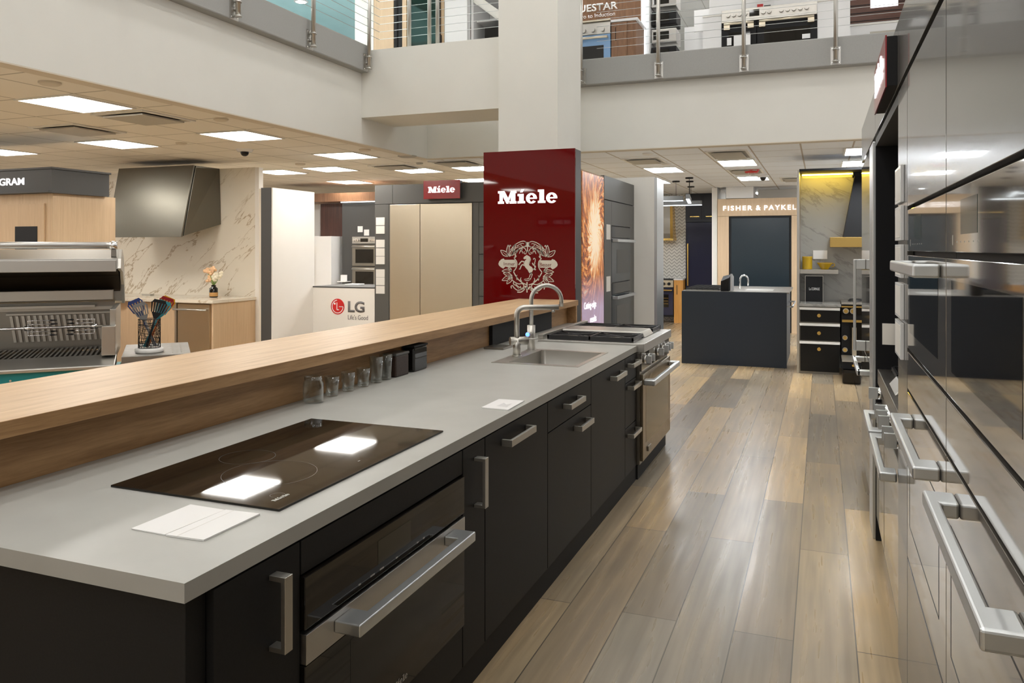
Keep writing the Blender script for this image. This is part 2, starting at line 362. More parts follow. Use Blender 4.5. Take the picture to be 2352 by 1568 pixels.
def text_mb(s, o, u, v, w, h, depth=0.004, bold=0.0, track=1.0):
    """flat lettering: string s filling a w x h rectangle whose lower-left corner is o, along unit vectors u (right) and v (up)"""
    cu = bpy.data.curves.new('lettering', 'FONT'); cu.body = s; cu.offset = bold; cu.space_character = track; cu.resolution_u = 4
    t = bpy.data.objects.new('lettering', cu); C.objects.link(t)
    bpy.context.view_layer.update()
    me = bpy.data.meshes.new_from_object(t.evaluated_get(bpy.context.evaluated_depsgraph_get()))
    bpy.data.objects.remove(t); bpy.data.curves.remove(cu)
    mb = MB(); mb.b.from_mesh(me); bpy.data.meshes.remove(me)
    xs = [q.co.x for q in mb.b.verts]; ys = [q.co.y for q in mb.b.verts]
    x0, x1, y0, y1 = min(xs), max(xs), min(ys), max(ys)
    o, u, v = Vector(o), Vector(u), Vector(v); n = u.cross(v)
    for q in mb.b.verts: q.co = o + u*((q.co.x-x0)/(x1-x0)*w) + v*((q.co.y-y0)/(y1-y0)*h)
    r = bmesh.ops.extrude_face_region(mb.b, geom=list(mb.b.faces))
    for e in r['geom']:
        if isinstance(e, bmesh.types.BMVert): e.co += n*depth
    return mb
def slab_word(o, u, v, h, depth=0.006):
    """heavy slab-serif word 'Miele' of cap height h"""
    mb = MB(); o, u, v = Vector(o), Vector(u)*h, Vector(v)*h; n = Vector(u).normalized().cross(Vector(v).normalized())*depth
    def P(poly, dx): mb.prism([(a+dx, b) for a, b in poly], o, u, v, n)
    # M
    P([(0,0),(0.50,0),(0.50,0.18),(0.40,0.18),(0.40,0.60),(0.72,0),(0.88,0),(1.08,0.60),(1.08,0.18),(0.98,0.18),(0.98,0),(1.56,0),(1.56,0.18),(1.46,0.18),(1.46,0.82),(1.56,0.82),(1.56,1.0),(1.10,1.0),(0.86,0.42),(0.54,1.0),(0.0,1.0),(0.0,0.82),(0.13,0.82),(0.13,0.18),(0,0.18)], 0)
    x = 1.66   # i with an accent for its dot
    P([(0,0),(0.62,0),(0.62,0.17),(0.50,0.17),(0.50,0.74),(0,0.74),(0,0.57),(0.13,0.57),(0.13,0.17),(0,0.17)], x)
    P([(0.20,0.86),(0.40,0.86),(0.58,1.10),(0.32,1.10)], x)
    def e_(x):
        cx, cy, ro, rv, ri, rj = x+0.45, 0.38, 0.45, 0.41, 0.17, 0.27
        N = 20; a0, a1 = 0.0, math.radians(322)
        for i in range(N):
            t0 = a0+(a1-a0)*i/N; t1 = a0+(a1-a0)*(i+1)/N
            mb.prism([(cx+ro*math.cos(t0), cy+rv*math.sin(t0)), (cx+ro*math.cos(t1), cy+rv*math.sin(t1)), (cx+ri*math.cos(t1)*1.0, cy+rj*math.sin(t1)), (cx+ri*math.cos(t0), cy+rj*math.sin(t0))], o, u, v, n)
        mb.prism([(cx-0.18, cy-0.05), (cx+0.45, cy-0.05), (cx+0.45, cy+0.05), (cx-0.18, cy+0.05)], o, u, v, n)
    e_(2.36)
    P([(0,0),(0.62,0),(0.62,0.17),(0.50,0.17),(0.50,1.04),(0,1.04),(0,0.87),(0.13,0.87),(0.13,0.17),(0,0.17)], 3.34)
    e_(4.02)
    return mb    # total width 4.92 h
WORD = 4.92

# ================================================================= THE SETTING
ZC, ZD, ZU = 2.75, 3.83, 6.9
struct('floor', B(-16, 3.5, -6, 22, -0.1, 0), 'floor')
def slab_ceiling(name, x0, x1, y0, y1, z, m): return struct(name, B(x0, x1, y0, y1, z, z+0.04), m)
slab_ceiling('ceiling', -16, -4.93, -6, 22, ZC, 'ceil_l')
slab_ceiling('ceiling_right', -4.93, 3.5, 9.39, 22, ZC, 'ceil_r')
struct('trim_1', MB().box(-4.93, -4.8, -6, 9.39, ZC-0.010, ZC-0.0005), 'beige_plain')
struct('trim_2', MB().box(-4.799, 3.5, 9.25, 9.39, ZC-0.010, ZC-0.0005), 'beige_plain')
struct('wall_left', B(-4.93, -4.8, -6, 9.25, ZC, ZD-0.03), 'white_wall')
struct('wall_far', B(-4.8, 3.5, 9.25, 9.39, ZC, ZD-0.03), 'white_wall')
struct('beam', B(-4.8, -2.75, 7.66, 8.39, 3.035, ZD-0.05), 'white_wall')
struct('column', B(-3.116, -2.473, 7.60, 8.42, 0, ZU), 'white_wall')
struct('floor_upper_left', B(-16, -4.93, -6, 22, ZD-0.25, ZD-0.03), 'ceil_u')
struct('floor_upper_far', B(-4.93, 3.5, 9.39, 22, ZD-0.25, ZD-0.03), 'ceil_u')
struct('trim_3', B(-4.86, -4.70, -6, 7.66, 3.53, ZD), 'fascia', bev=0.012)
struct('trim_4', B(-3.05, 3.5, 9.13, 9.30, 3.52, ZD), 'fascia', bev=0.012)
struct('ceiling_upper', B(-16, 3.5, -6, 22, ZU, ZU+0.05), 'ceil_u')
struct('wall_back', B(-16, 3.5, -6.1, -6, 0, 2.9), 'white_wall')
struct('wall_end', B(-16, 3.5, 22, 22.1, 0, ZU), 'white_wall')

# ---- ceiling panel lights
def panel_light(x, y, sx, sy, m, label, z=ZC, grp='square ceiling light panels', kind='ceiling_light'):
    t = thing(kind, label, 'ceiling light', (x, y, z), 0, grp)
    fr = MB(); e = 0.022
    fr.box(-sx/2, sx/2, -sy/2, -sy/2+e, -0.012, 0); fr.box(-sx/2, sx/2, sy/2-e, sy/2, -0.012, 0)
    fr.box(-sx/2, -sx/2+e, -sy/2+e, sy/2-e, -0.012, 0); fr.box(sx/2-e, sx/2, -sy/2+e, sy/2-e, -0.012, 0)
    obj('light_frame', fr, 'trim_white', t, local=True)
    obj('diffuser', B(-sx/2+e, sx/2-e, -sy/2+e, sy/2-e, -0.006, -0.001), m, t, local=True)
    return t
LL = [(-5.64, 4.72, 'large bright ceiling panel at upper left, nearest one beside the open air grille'),
      (-7.36, 6.70, 'bright ceiling panel above and left of the olive range hood'),
      (-5.63, 6.68, 'bright ceiling panel between the dome camera and the white bulkhead, right of the hood'),
      (-5.60, 8.58, 'bright ceiling panel just below the white bulkhead, above the dark cabinet strip'),
      (-7.75, 10.05, 'half hidden bright ceiling panel touching the right edge of the marble slab'),
      (-6.76, 9.95, 'ceiling panel in the middle of the group above the white tall panel'),
      (-7.75, 12.0, 'ceiling panel seen over the top right corner of the white tall panel'),
      (-5.66, 10.6, 'ceiling panel above the gray tall cabinet, left of the red panel'),
      (-9.85, 14.5, 'small distant ceiling panel just above the walnut soffit'),
      (-4.70, 10.65, 'ceiling panel cut off by the left edge of the tall red panel'),
      (-5.50, 12.45, 'flat ceiling panel right behind the small red sign board'),
      (-7.95, 14.4, 'tiny distant ceiling panel touching the gray tall cabinet corner'),
      (-9.30, 6.70, 'ceiling panel mostly beyond the left edge of the photo')]
for x, y, l in LL: panel_light(x, y, 0.60, 0.64, 'diff_l', l)
for x, y in ((-5.64, 2.75), (-7.4, 2.75), (-7.4, 0.8), (-5.64, 0.8), (-9.3, 2.75), (-9.3, 4.72), (-5.64, -1.2), (-7.4, -1.2), (-9.6, 10.0), (-11.3, 6.7), (-11.3, 2.75)):  # unseen panels carrying on the left rows, put in for fill light
    panel_light(x, y, 0.60, 0.64, 'diff_l', 'unseen square ceiling panel carrying on the left rows, for fill light')
RL = [(-2.19, 11.85, 'ceiling light left of the red alarm, with a grille in front of it'), (-1.07, 11.25, 'brightest ceiling light right above the red alarm'),
      (-1.06, 13.8, 'ceiling light with a small dome camera, below the red alarm'), (-2.75, 13.9, 'short ceiling light above the gray partition'),
      (0.50, 10.45, 'ceiling light by the tall steel column, nearer of the two at right'), (0.50, 11.9, 'ceiling light by the tall steel column, farther of the two at right')]
for x, y, l in RL: panel_light(x, y, 0.50, 0.78, 'diff_r', l, grp='ceiling lights of the right showroom')
for x, y in ((1.8, 10.9), (-1.07, 17.5), (1.8, 13.8), (-3.6, 11.5)):
    panel_light(x, y, 0.50, 0.78, 'diff_r', 'ceiling light of the far showroom hidden behind displays', grp='ceiling lights of the right showroom')
for x in (-3.4, -1.6, 0.2):
    for y in (-3.4, -0.8, 1.8, 4.4, 7.0):
        panel_light(x, y, 0.40, 0.85, 'diff_u', 'long light panel in the high ceiling above the island', ZU, 'light panels of the high ceiling')
for x, y in ((-2.5, 12.0), (-0.2, 12.0), (-2.5, 15.5), (-0.2, 15.5), (-7.0, 8.5), (-7.0, 3.0), (-4.5, 11.5)):
    panel_light(x, y, 0.6, 1.2, 'diff_u', 'long light panel in the upper floor ceiling', ZU, 'light panels of the upper floor')

for x, y in ((-7.3, 7.0), (-7.3, 9.0), (-9.6, 6.2), (-12.0, 7.5), (-8.0, 17.5), (-11.5, 19.0)):  # added unseen panels that brighten the pale blue ceiling
    panel_light(x, y, 0.6, 1.2, 'diff_u', 'added long light panel, unseen, brightening the pale blue upper ceiling', 5.75, 'added light panels of the pale blue ceiling')

# ---- grilles, vents, detectors
def vent(x, y, sx, sy, label, m='vent_in', drop=0.03, z=ZC):
    t = thing('ceiling_vent', label, 'ceiling vent', (x, y, z))
    fr = MB(); e = 0.03
    fr.box(-sx/2, sx/2, -sy/2, -sy/2+e, -0.014, 0); fr.box(-sx/2, sx/2, sy/2-e, sy/2, -0.014, 0)
    fr.box(-sx/2, -sx/2+e, -sy/2+e, sy/2-e, -0.014, 0); fr.box(sx/2-e, sx/2, -sy/2+e, sy/2-e, -0.014, 0)
    obj('vent_frame', fr, 'trim_white', t, local=True)
    pl = MB(); pl.box(-sx/2+0.07, sx/2-0.07, -sy/2+0.07, sy/2-0.07, -drop, -drop+0.012)
    pl.box(-sx/2+e, sx/2-e, -sy/2+e, sy/2-e, -0.004, -0.001)
    obj('vent_plate', pl, m, t, local=True)
vent(-5.66, 5.43, 0.6, 0.62, 'square ceiling diffuser next to the large bright panel at upper left')
vent(-6.85, 5.75, 0.6, 0.62, 'square ceiling diffuser with a gray cone, left of the second bright panel')
vent(-5.68, 10.0, 0.6, 0.6, 'square ceiling grille above the small red sign board')
vent(-4.65, 9.85, 0.6, 0.6, 'square ceiling grille by the red panel edge')
vent(-2.2, 10.5, 0.5, 0.62, 'flat ceiling grille left of the bright far lights')
vent(-1.07, 10.2, 0.5, 0.85, 'long ceiling grille in front of the brightest far light')
vent(-1.07, 12.5, 0.5, 0.75, 'ceiling grille right behind the red alarm')
vent(-0.4, 14.2, 0.5, 0.75, 'ceiling grille above the oak surround sign')
def disc(x, y, r, label, m='trim_white', cat='smoke detector', name='smoke_detector', h=0.02):
    t = obj(name, MB().lathe((0,0,0), [(0.001,-h),(r*0.8,-h),(r,-h*0.5),(r,0)], 24), m); t.location = (x, y, ZC); tag(t, label, cat); return t
disc(-5.10, 4.05, 0.075, 'round ceiling cover plate at the upper left above the large light panel', m='beige_plain')
disc(-5.08, 5.75, 0.065, 'round ceiling cover plate above the light panel beside the bulkhead', m='beige_plain')
disc(-6.65, 6.90, 0.06, 'round ceiling cover plate between two light panels over the hood', m='beige_plain')
disc(-5.06, 8.15, 0.07, 'round ceiling cover plate near the bulkhead bottom edge', m='beige_plain')
disc(-4.9, 8.9, 0.12, 'round gray ceiling speaker near the end of the bulkhead', m='vent_in', cat='speaker', name='ceiling_speaker')
disc(-5.15, 9.7, 0.05, 'small round ceiling sensor over the gray tall cabinet', m='vent_in')
disc(-6.75, 9.2, 0.07, 'round ceiling cover plate between the rows of light panels', m='beige_plain')
disc(-2.0, 9.75, 0.07, 'round white ceiling plate close to the far white bulkhead')
disc(-2.0, 11.0, 0.07, 'small round ceiling plate over the short far lights')
def dome(x, y, label):
    t = thing('dome_camera', label, 'security camera', (x, y, ZC))
    obj('camera_base', MB().lathe((0,0,0), [(0.001,-0.03),(0.085,-0.03),(0.10,0)], 24), 'white_gloss', t, local=True)
    obj('camera_dome', MB().sphere((0,0,-0.035), 0.05, seg=16), 'glass_black', t, local=True, smooth=True)
dome(-6.38, 7.62, 'white dome security camera hanging from the ceiling right of the hood')
dome(-0.88, 13.4, 'small dome security camera by the far ceiling light')
t = thing('smoke_alarm', 'red round alarm on the far ceiling', 'alarm', (-0.97, 12.3, ZC))
obj('alarm_body', MB().lathe((0,0,0), [(0.001,-0.05),(0.09,-0.05),(0.11,-0.02),(0.11,0)], 20), 'red_plastic', t, local=True)
obj('alarm_lens', MB().lathe((0,0,0), [(0.001,-0.09),(0.04,-0.08),(0.05,-0.05)], 16), 'clear', t, local=True)

# ---- railings of the upper floor
def rail_post(x, y, dx, dy, label, z0=3.62):
    t = thing('railing_post', label, 'railing post', (x, y, z0), 0, 'steel posts of the cable railing')
    nx, ny = dx, dy          # outward direction
    obj('post', MB().cyl((nx*0.05, ny*0.05, -0.06), (nx*0.05, ny*0.05, 1.25), 0.022, 18), 'steel_x', t, local=True)
    p = MB(); tx, ty = -ny, nx
    p.hexa([(tx*-0.05, ty*-0.05, -0.09), (tx*0.05, ty*0.05, -0.09), (tx*0.05+nx*0.012, ty*0.05+ny*0.012, -0.09), (tx*-0.05+nx*0.012, ty*-0.05+ny*0.012, -0.09),
            (tx*-0.05, ty*-0.05, 0.10), (tx*0.05, ty*0.05, 0.10), (tx*0.05+nx*0.012, ty*0.05+ny*0.012, 0.10), (tx*-0.05+nx*0.012, ty*-0.05+ny*0.012, 0.10)])
    br = obj('mounting_plate', p, 'steel', t, local=True)
    cl = MB().cyl((nx*0.05, ny*0.05, -0.07), (nx*0.05, ny*0.05, -0.055), 0.031, 18); cl.cyl((nx*0.05, ny*0.05, 0.055), (nx*0.05, ny*0.05, 0.07), 0.031, 18)
    cl.cyl((0, 0, 0.0), (nx*0.05, ny*0.05, 0.0), 0.018, 12)
    obj('clamp_ring', cl, 'steel', t, local=True)
    bo = MB()
    for a in (-0.035, 0.035):
        for b in (-0.07, 0.08): bo.cyl((tx*a, ty*a, b), (tx*a+nx*0.018, ty*a+ny*0.018, b), 0.006, 8)
    obj('bolt', bo, 'chrome', br, local=True)
    return t
p0 = rail_post(-4.70, 5.47, 1, 0, 'left railing post with bracket cut by the top edge of the photo')
for y, l in ((6.55, 'left railing post, second from the corner, with clamp bracket on the gray edge'), (7.58, 'left railing post at the corner where the gray edge ends'),
             (4.4, 'left railing post above the top edge of the photo')): dup(p0, (-4.70, y, 3.62), label=l)
p1 = rail_post(-2.665, 9.13, 0, -1, 'far railing post half hidden beside the white column')
for x, l in ((-1.745, 'far railing post left of the wide double oven range'), (-0.80, 'far railing post in front of the wide double oven range'), (0.14, 'far railing post at the right by the dark slatted wall')):
    dup(p1, (x, 9.13, 3.62), label=l)
for x, y, l in ((-4.27, 7.80, 'slim steel post on the white beam, leftmost of the three'), (-4.02, 7.80, 'slim steel post on the white beam, middle of the three'), (-3.92, 7.80, 'slim steel post on the white beam, rightmost of the three')):
    tag(obj('railing_post', MB().cyl((x, y, ZD-0.05), (x, y, 4.95), 0.022, 18), 'steel_x'), l, 'railing post', 'slim posts on the beam')
for i in range(12):
    z = 3.93 + i*0.085
    tag(obj('railing_cable', MB().tube([(-4.65, -3, z), (-4.65, 7.80, z)], 0.0028, 6), 'alu'), 'thin steel cable of the left upper railing', 'cable', 'cables of the left railing')
    tag(obj('railing_cable', MB().tube([(-4.65, 7.80, z), (-3.1, 7.80, z)], 0.0028, 6), 'alu'), 'thin steel cable above the white beam', 'cable', 'cables above the beam')
    tag(obj('railing_cable', MB().tube([(-2.47, 9.08, z), (2.6, 9.08, z)], 0.0028, 6), 'alu'), 'thin steel cable of the far upper railing', 'cable', 'cables of the far railing')

# ================================================================= ISLAND
FX = -1.19          # cabinet face
# end panel, toe kick
tag(obj('end_panel', B(-1.84, FX+0.001, 1.245, 1.300, 0.0, 0.868), 'charcoal', bev=0.002), 'charcoal end panel closing the near end of the kitchen island', 'panel')
tag(obj('back_panel', B(-2.135, -1.890, 1.245, 6.75, 0.0, 0.868), 'charcoal', bev=0.001), 'charcoal back structure under the raised wooden bar', 'panel')
tag(obj('toe_kick', B(-1.30, -1.176, 1.302, 5.325, 0.0, 0.098), 'black_matte'), 'black recessed toe kick along the foot of the island', 'toe kick')
def u_bar(p, q0, q1, x_out, x_in, t, leg, axis):
    """one piece U shaped bar: long axis from q0 to q1, bow from x_out back to x_in; p = (lo, hi) on the third axis"""
    sg = 1 if x_in > x_out else -1
    P_ = [(x_out, q0), (x_in, q0), (x_in, q0+leg), (x_out+sg*t, q0+leg), (x_out+sg*t, q1-leg), (x_in, q1-leg), (x_in, q1), (x_out, q1)]
    if axis == 'y': return MB().prism(P_, (0, 0, p[0]), (1, 0, 0), (0, 1, 0), (0, 0, p[1]-p[0]))
    return MB().prism(P_, (0, p[0], 0), (1, 0, 0), (0, 0, 1), (0, p[1]-p[0], 0))
def bar_handle(name, parent, y0, y1, z0, z1, x=FX+0.02, out=0.045, m='steel_x'):
    """square bow handle lying on the face x"""
    t = 0.012
    mb = u_bar((y0, y1), z0, z1, x+out, x, t, t, 'z') if (z1-z0) > (y1-y0) else u_bar((z0, z1), y0, y1, x+out, x, t, t, 'y')
    return obj(name, mb, m, parent, bev=0.001)
def unit(name, y0, y1, label, cat='cabinet', top=0.866):
    t = thing(name, label, cat, (FX, (y0+y1)/2, 0)); g = 0.0015
    obj('cabinet_body', B(-1.84, FX-0.001, y0+g, y1-g, 0.10, top), 'black_matte', t); return t
def front(n, t, y0, y1, z0, z1, m='charcoal'): return obj(n, B(FX, FX+0.019, y0+0.002, y1-0.002, z0, z1), m, t, bev=0.001)
t = unit('base_cabinet', 1.302, 1.596, 'narrow charcoal base cabinet at the near corner of the island, upright steel handle')
d = front('door', t, 1.302, 1.596, 0.103, 0.864); bar_handle('handle', d, 1.478, 1.506, 0.655, 0.828)
t = unit('oven_housing', 1.598, 2.524, 'wide charcoal housing around the built in oven, above and below it', 'cabinet')
front('filler_panel', t, 1.598, 2.524, 0.782, 0.864); front('lower_panel', t, 1.598, 2.524, 0.103, 0.250)
t = unit('pull_out_cabinet', 2.526, 2.722, 'very narrow charcoal cabinet with upright handle between oven and dishwasher front')
d = front('door', t, 2.526, 2.722, 0.103, 0.864); bar_handle('handle', d, 2.62, 2.65, 0.635, 0.815)
t = unit('dishwasher', 2.724, 3.449, 'charcoal fronted dishwasher in the island with one horizontal handle', 'dishwasher')
d = front('door', t, 2.724, 3.449, 0.103, 0.864); bar_handle('handle', d, 2.885, 3.17, 0.795, 0.822)
t = unit('base_cabinet', 3.451, 4.186, 'charcoal base cabinet with one drawer above a door, two horizontal handles')
d = front('drawer', t, 3.451, 4.186, 0.725, 0.864); bar_handle('handle', d, 3.68, 3.93, 0.790, 0.816)
d = front('door', t, 3.451, 4.186, 0.103, 0.720); bar_handle('handle', d, 3.86, 4.09, 0.645, 0.672)
t = unit('sink_cabinet', 4.188, 4.990, top=0.70, label= 'charcoal sink cabinet with a single horizontal handle near the worktop')
d = front('door', t, 4.188, 4.990, 0.103, 0.864); bar_handle('handle', d, 4.60, 4.86, 0.785, 0.812)
t = unit('drawer_cabinet', 4.992, 5.325, 'slim charcoal drawer cabinet next to the steel range, three handles')
for z0, z1, h in ((0.705, 0.864, 0.80), (0.415, 0.70, 0.655), (0.103, 0.41, 0.345)):
    d = front('drawer', t, 4.992, 5.325, z0, z1); bar_handle('handle', d, 5.05, 5.29, h, h+0.026)
# built-in oven
t = thing('built_in_oven', 'black glass built in oven in the near part of the island, long steel handle', 'oven', (FX, 2.06, 0.262))
ox = FX+0.0205
obj('control_panel', B(ox-0.015, ox+0.008, 1.602, 2.520, 0.648, 0.776), 'glass_black', t, bev=0.0015)
obj('display', B(ox+0.008, ox+0.0088, 1.94, 2.13, 0.682, 0.748), mat('oven_display', (0.03, 0.028, 0.02), 0.15), t)
ic = MB()
for y, l in ((1.84, 0.010), (1.90, 0.022), (1.95, 0.022), (2.04, 0.012), (2.17, 0.010), (2.21, 0.010)): ic.box(ox+0.008, ox+0.0086, y, y+l, 0.662, 0.666)
obj('touch_icon', ic, 'pale_letter', t)
dr = obj('oven_door', B(ox-0.015, ox+0.008, 1.602, 2.520, 0.256, 0.560), 'glass_black', t, bev=0.0015)
obj('window', B(ox+0.008, ox+0.0085, 1.80, 2.34, 0.305, 0.535), mat('oven_window', (0.014, 0.012, 0.010), 0.10, spec=0.4), dr)
obj('steel_strip', B(ox-0.015, ox+0.011, 1.604, 2.518, 0.563, 0.636), 'steel', t, bev=0.001)
hx = ox+0.011
hb = u_bar((0.590, 0.622), 1.72, 2.435, hx+0.078, hx, 0.030, 0.08, 'y')
obj('handle', hb, 'alu', t, bev=0.004, seg=3)
obj('badge', slab_word((ox+0.0087, 2.02, 0.283), (0, 1, 0), (0, 0, 1), 0.018, 0.0006), 'pale_letter', t)
# worktop with a cutout for the sink bowl and a tongue behind the range
cz0, cz1, cf, cb_ = 0.870, 0.910, -1.170, -2.112
sx0, sx1, sy0, sy1 = -1.695, -1.285, 4.275, 4.865
wt = MB()
wt.box(cb_, cf, 1.222, sy0, cz0, cz1); wt.box(cb_, sx0, sy0, sy1, cz0, cz1); wt.box(sx1, cf, sy0, sy1, cz0, cz1)
wt.box(cb_, cf, sy1, 5.332, cz0, cz1); wt.box(cb_, -1.887, 5.332, 6.754, cz0, cz1)
bmesh.ops.remove_doubles(wt.b, verts=wt.b.verts, dist=1e-4)
tag(obj('worktop', wt, 'counter'), 'long grey laminate worktop of the kitchen island', 'worktop')
# raised bar
rb = thing('raised_bar', 'raised light oak bar running along the back of the kitchen island', 'bar counter', (-2.3, 3.9, 0))
obj('bar_top', B(-2.585, -2.020, 0.55, 3.968, 1.066, 1.113), 'oak', rb, bev=0.0015); obj('bar_top', B(-2.585, -2.020, 3.970, 6.795, 1.066, 1.113), 'oak', rb, bev=0.0015)
obj('edge_shade_strip', B(-2.0195, -2.0185, 0.55, 6.795, 1.067, 1.112), 'oak_shaded', rb, label='front edge strip with shade in its brown')  # shade of the front edge laid on as a darker strip
obj('upstand_board', B(-2.131, -2.112, 0.9, 6.754, 0.9105, 1.0655), 'oak_shaded', rb, label='oak upstand board with shade in its colour')  # upstand darkened by shade put into the oak colour
obj('end_board', B(-2.57, -2.028, 6.756, 6.790, 0.0, 1.0655), 'oak_shaded', rb, bev=0.001); obj('back_board', B(-2.57, -2.531, 0.9, 6.755, 0.0, 1.0655), 'oak_shaded', rb, bev=0.001)
tag(obj('outlet_box', B(-2.111, -2.085, 4.98, 6.25, 0.9115, 1.062), 'black_matte', bev=0.002), 'long flat black box standing against the oak upstand behind the taps', 'power box')
# cooktop
t = thing('cooktop', 'large black glass induction cooktop set on the grey worktop', 'cooktop', (-1.55, 2.1, 0.91))
obj('glass_plate', B(-1.834, -1.268, 1.642, 2.570, 0.9103, 0.9160), 'glass_black', t, bev=0.0012)
rg = MB()
def ring(mb, cx, cy, r, wd, z, ax=1.0, ay=1.0, a0=0, a1=2*PI, N=48):
    for i in range(N):
        t0, t1 = a0+(a1-a0)*i/N, a0+(a1-a0)*(i+1)/N
        f = [(cx+ax*(r-wd)*math.cos(t0), cy+ay*(r-wd)*math.sin(t0), z), (cx+ax*r*math.cos(t0), cy+ay*r*math.sin(t0), z),
             (cx+ax*r*math.cos(t1), cy+ay*r*math.sin(t1), z), (cx+ax*(r-wd)*math.cos(t1), cy+ay*(r-wd)*math.sin(t1), z)]
        mb.b.faces.new([mb.b.verts.new(p) for p in f])
for cx, cy, r in ((-1.50, 1.90, 0.135), (-1.68, 2.02, 0.085)): ring(rg, cx, cy, r, 0.0012, 0.9164)
ring(rg, -1.345, 1.735, 0.02, 0.001, 0.9164, N=20)
obj('zone_marking', rg, mat('zone_print', (0.12, 0.11, 0.10), 0.3), t)
obj('badge', slab_word((-1.318, 1.69, 0.9163), (0, 1, 0), (-1, 0, 0), 0.013, 0.0004), 'pale_letter', t)
obj('touch_icon', B(-1.33, -1.326, 2.10, 2.112, 0.9162, 0.9166), 'pale_letter', t)
# sink
t = thing('sink', 'square stainless steel sink with a shaped rim in the island worktop', 'sink', (-1.5, 4.57, 0.91))
rm = MB()
rm.box(-1.782, sx0+0.004, 4.236, 4.905, 0.9103, 0.9130); rm.box(sx1-0.004, -1.260, 4.236, 4.905, 0.9103, 0.9130)
rm.box(sx0+0.004, sx1-0.004, 4.236, sy0+0.004, 0.9103, 0.9130); rm.box(sx0+0.004, sx1-0.004, sy1-0.004, 4.905, 0.9103, 0.9130)
bmesh.ops.remove_doubles(rm.b, verts=rm.b.verts, dist=1e-4)
obj('rim', rm, 'steel_x', t)
bw = MB()
def rrect(x0, x1, y0, y1, r, z, n=5):
    out = []
    for cx, cy, a in ((x1-r, y1-r, 0), (x0+r, y1-r, PI/2), (x0+r, y0+r, PI), (x1-r, y0+r, 1.5*PI)):
        for i in range(n+1): out.append((cx+r*math.cos(a+PI/2*i/n), cy+r*math.sin(a+PI/2*i/n), z))
    return out
loops = []
for ins, r, z in ((0.004, 0.03, 0.911), (0.006, 0.035, 0.75), (0.03, 0.05, 0.725)):
    loops.append([bw.b.verts.new(p) for p in rrect(sx0+ins, sx1-ins, sy0+ins, sy1-ins, r, z)])
for a, b in zip(loops, loops[1:]):
    for k in range(len(a)):
        f = bw.b.faces.new((a[k], a[(k+1) % len(a)], b[(k+1) % len(a)], b[k])); f.smooth = True
bw.b.faces.new(loops[-1])
obj('bowl', bw, 'steel_x', t)
obj('drain', MB().lathe((-1.49, 4.57, 0.7255), [(0.001, 0.001), (0.03, 0.001), (0.045, 0.003), (0.047, 0.0)], 24), 'chrome', t)
ov = MB(); ov.box(-1.689, -1.686, 4.42, 4.50, 0.872, 0.876); ov.box(-1.689, -1.686, 4.42, 4.50, 0.862, 0.866); ov.box(-1.689, -1.686, 4.42, 4.50, 0.852, 0.856)
obj('overflow_slot', ov, 'black_matte', t)
# taps
def arc(c, r, a0, a1, plane, n=14):
    out = []
    for i in range(n+1):
        a = a0+(a1-a0)*i/n
        out.append((c[0]+plane[0]*r*math.cos(a), c[1]+plane[1]*r*math.cos(a), c[2]+r*math.sin(a)))
    return out
x0, y0 = -1.742, 4.545
t = thing('kitchen_tap', 'brushed steel kitchen tap with a square elbow spout, nearer of the two on the sink', 'tap', (x0, y0, 0.913))
obj('tap_body', MB().cyl((x0, y0, 0.913), (x0, y0, 0.918), 0.029, 28).cyl((x0, y0, 0.918), (x0, y0, 1.02), 0.0235, 28), 'steel_x', t)
R_ = 0.045; pts = [(x0, y0, 1.015), (x0, y0, 1.21-R_)] + [(x0+0.30*0+(R_-R_*math.cos(a)), y0+(R_-R_*math.cos(a))*0.45, 1.21-R_+R_*math.sin(a)) for a in [PI/2*i/8 for i in range(1, 9)]]
ex = x0+0.235; pts.append((ex, y0+0.235*0.45, 1.21))
obj('spout', MB().tube(pts, 0.0165, 20), 'steel_x', t)
obj('aerator', MB().cyl((ex-0.03, y0+0.205*0.45, 1.197), (ex-0.03, y0+0.205*0.45, 1.180), 0.011, 16), 'steel', t)
lv = obj('mixer_valve', MB().cyl((x0-0.035, y0-0.025, 1.005), (x0+0.055, y0+0.045, 1.005), 0.025, 28), 'steel_x', t)
obj('lever', MB().tube([(x0+0.045, y0+0.04, 1.013), (x0+0.125, y0+0.10, 1.013)], 0.0042, 10), 'steel', lv)
x1, y1 = -1.752, 4.832
t = thing('filter_tap', 'tall arched steel tap with a blue lit button, farther of the two', 'tap', (x1, y1, 0.913))
obj('tap_body', MB().cyl((x1, y1, 0.913), (x1, y1, 0.917), 0.032, 28).cyl((x1, y1, 0.917), (x1, y1, 1.075), 0.0255, 28), 'steel_x', t)
ra = 0.098; pp = (math.cos(0.42), math.sin(0.42))
pts = [(x1, y1, 1.07), (x1, y1, 1.235)] + [(x1+pp[0]*(ra-ra*math.cos(a)), y1+pp[1]*(ra-ra*math.cos(a)), 1.235+ra*math.sin(a)) for a in [PI*i/18 for i in range(1, 19)]]
pts.append((pts[-1][0], pts[-1][1], 1.195))
obj('spout', MB().tube(pts, 0.0135, 20), 'steel_x', t)
kb = obj('button_housing', MB().cyl((x1, y1-0.01, 1.02), (x1-0.005, y1-0.055, 1.02), 0.016, 20), 'steel_x', t)
obj('button', MB().sphere((x1-0.005, y1-0.056, 1.02), 0.013, seg=16), 'led_blue', kb, smooth=True, label='glowing blue button')
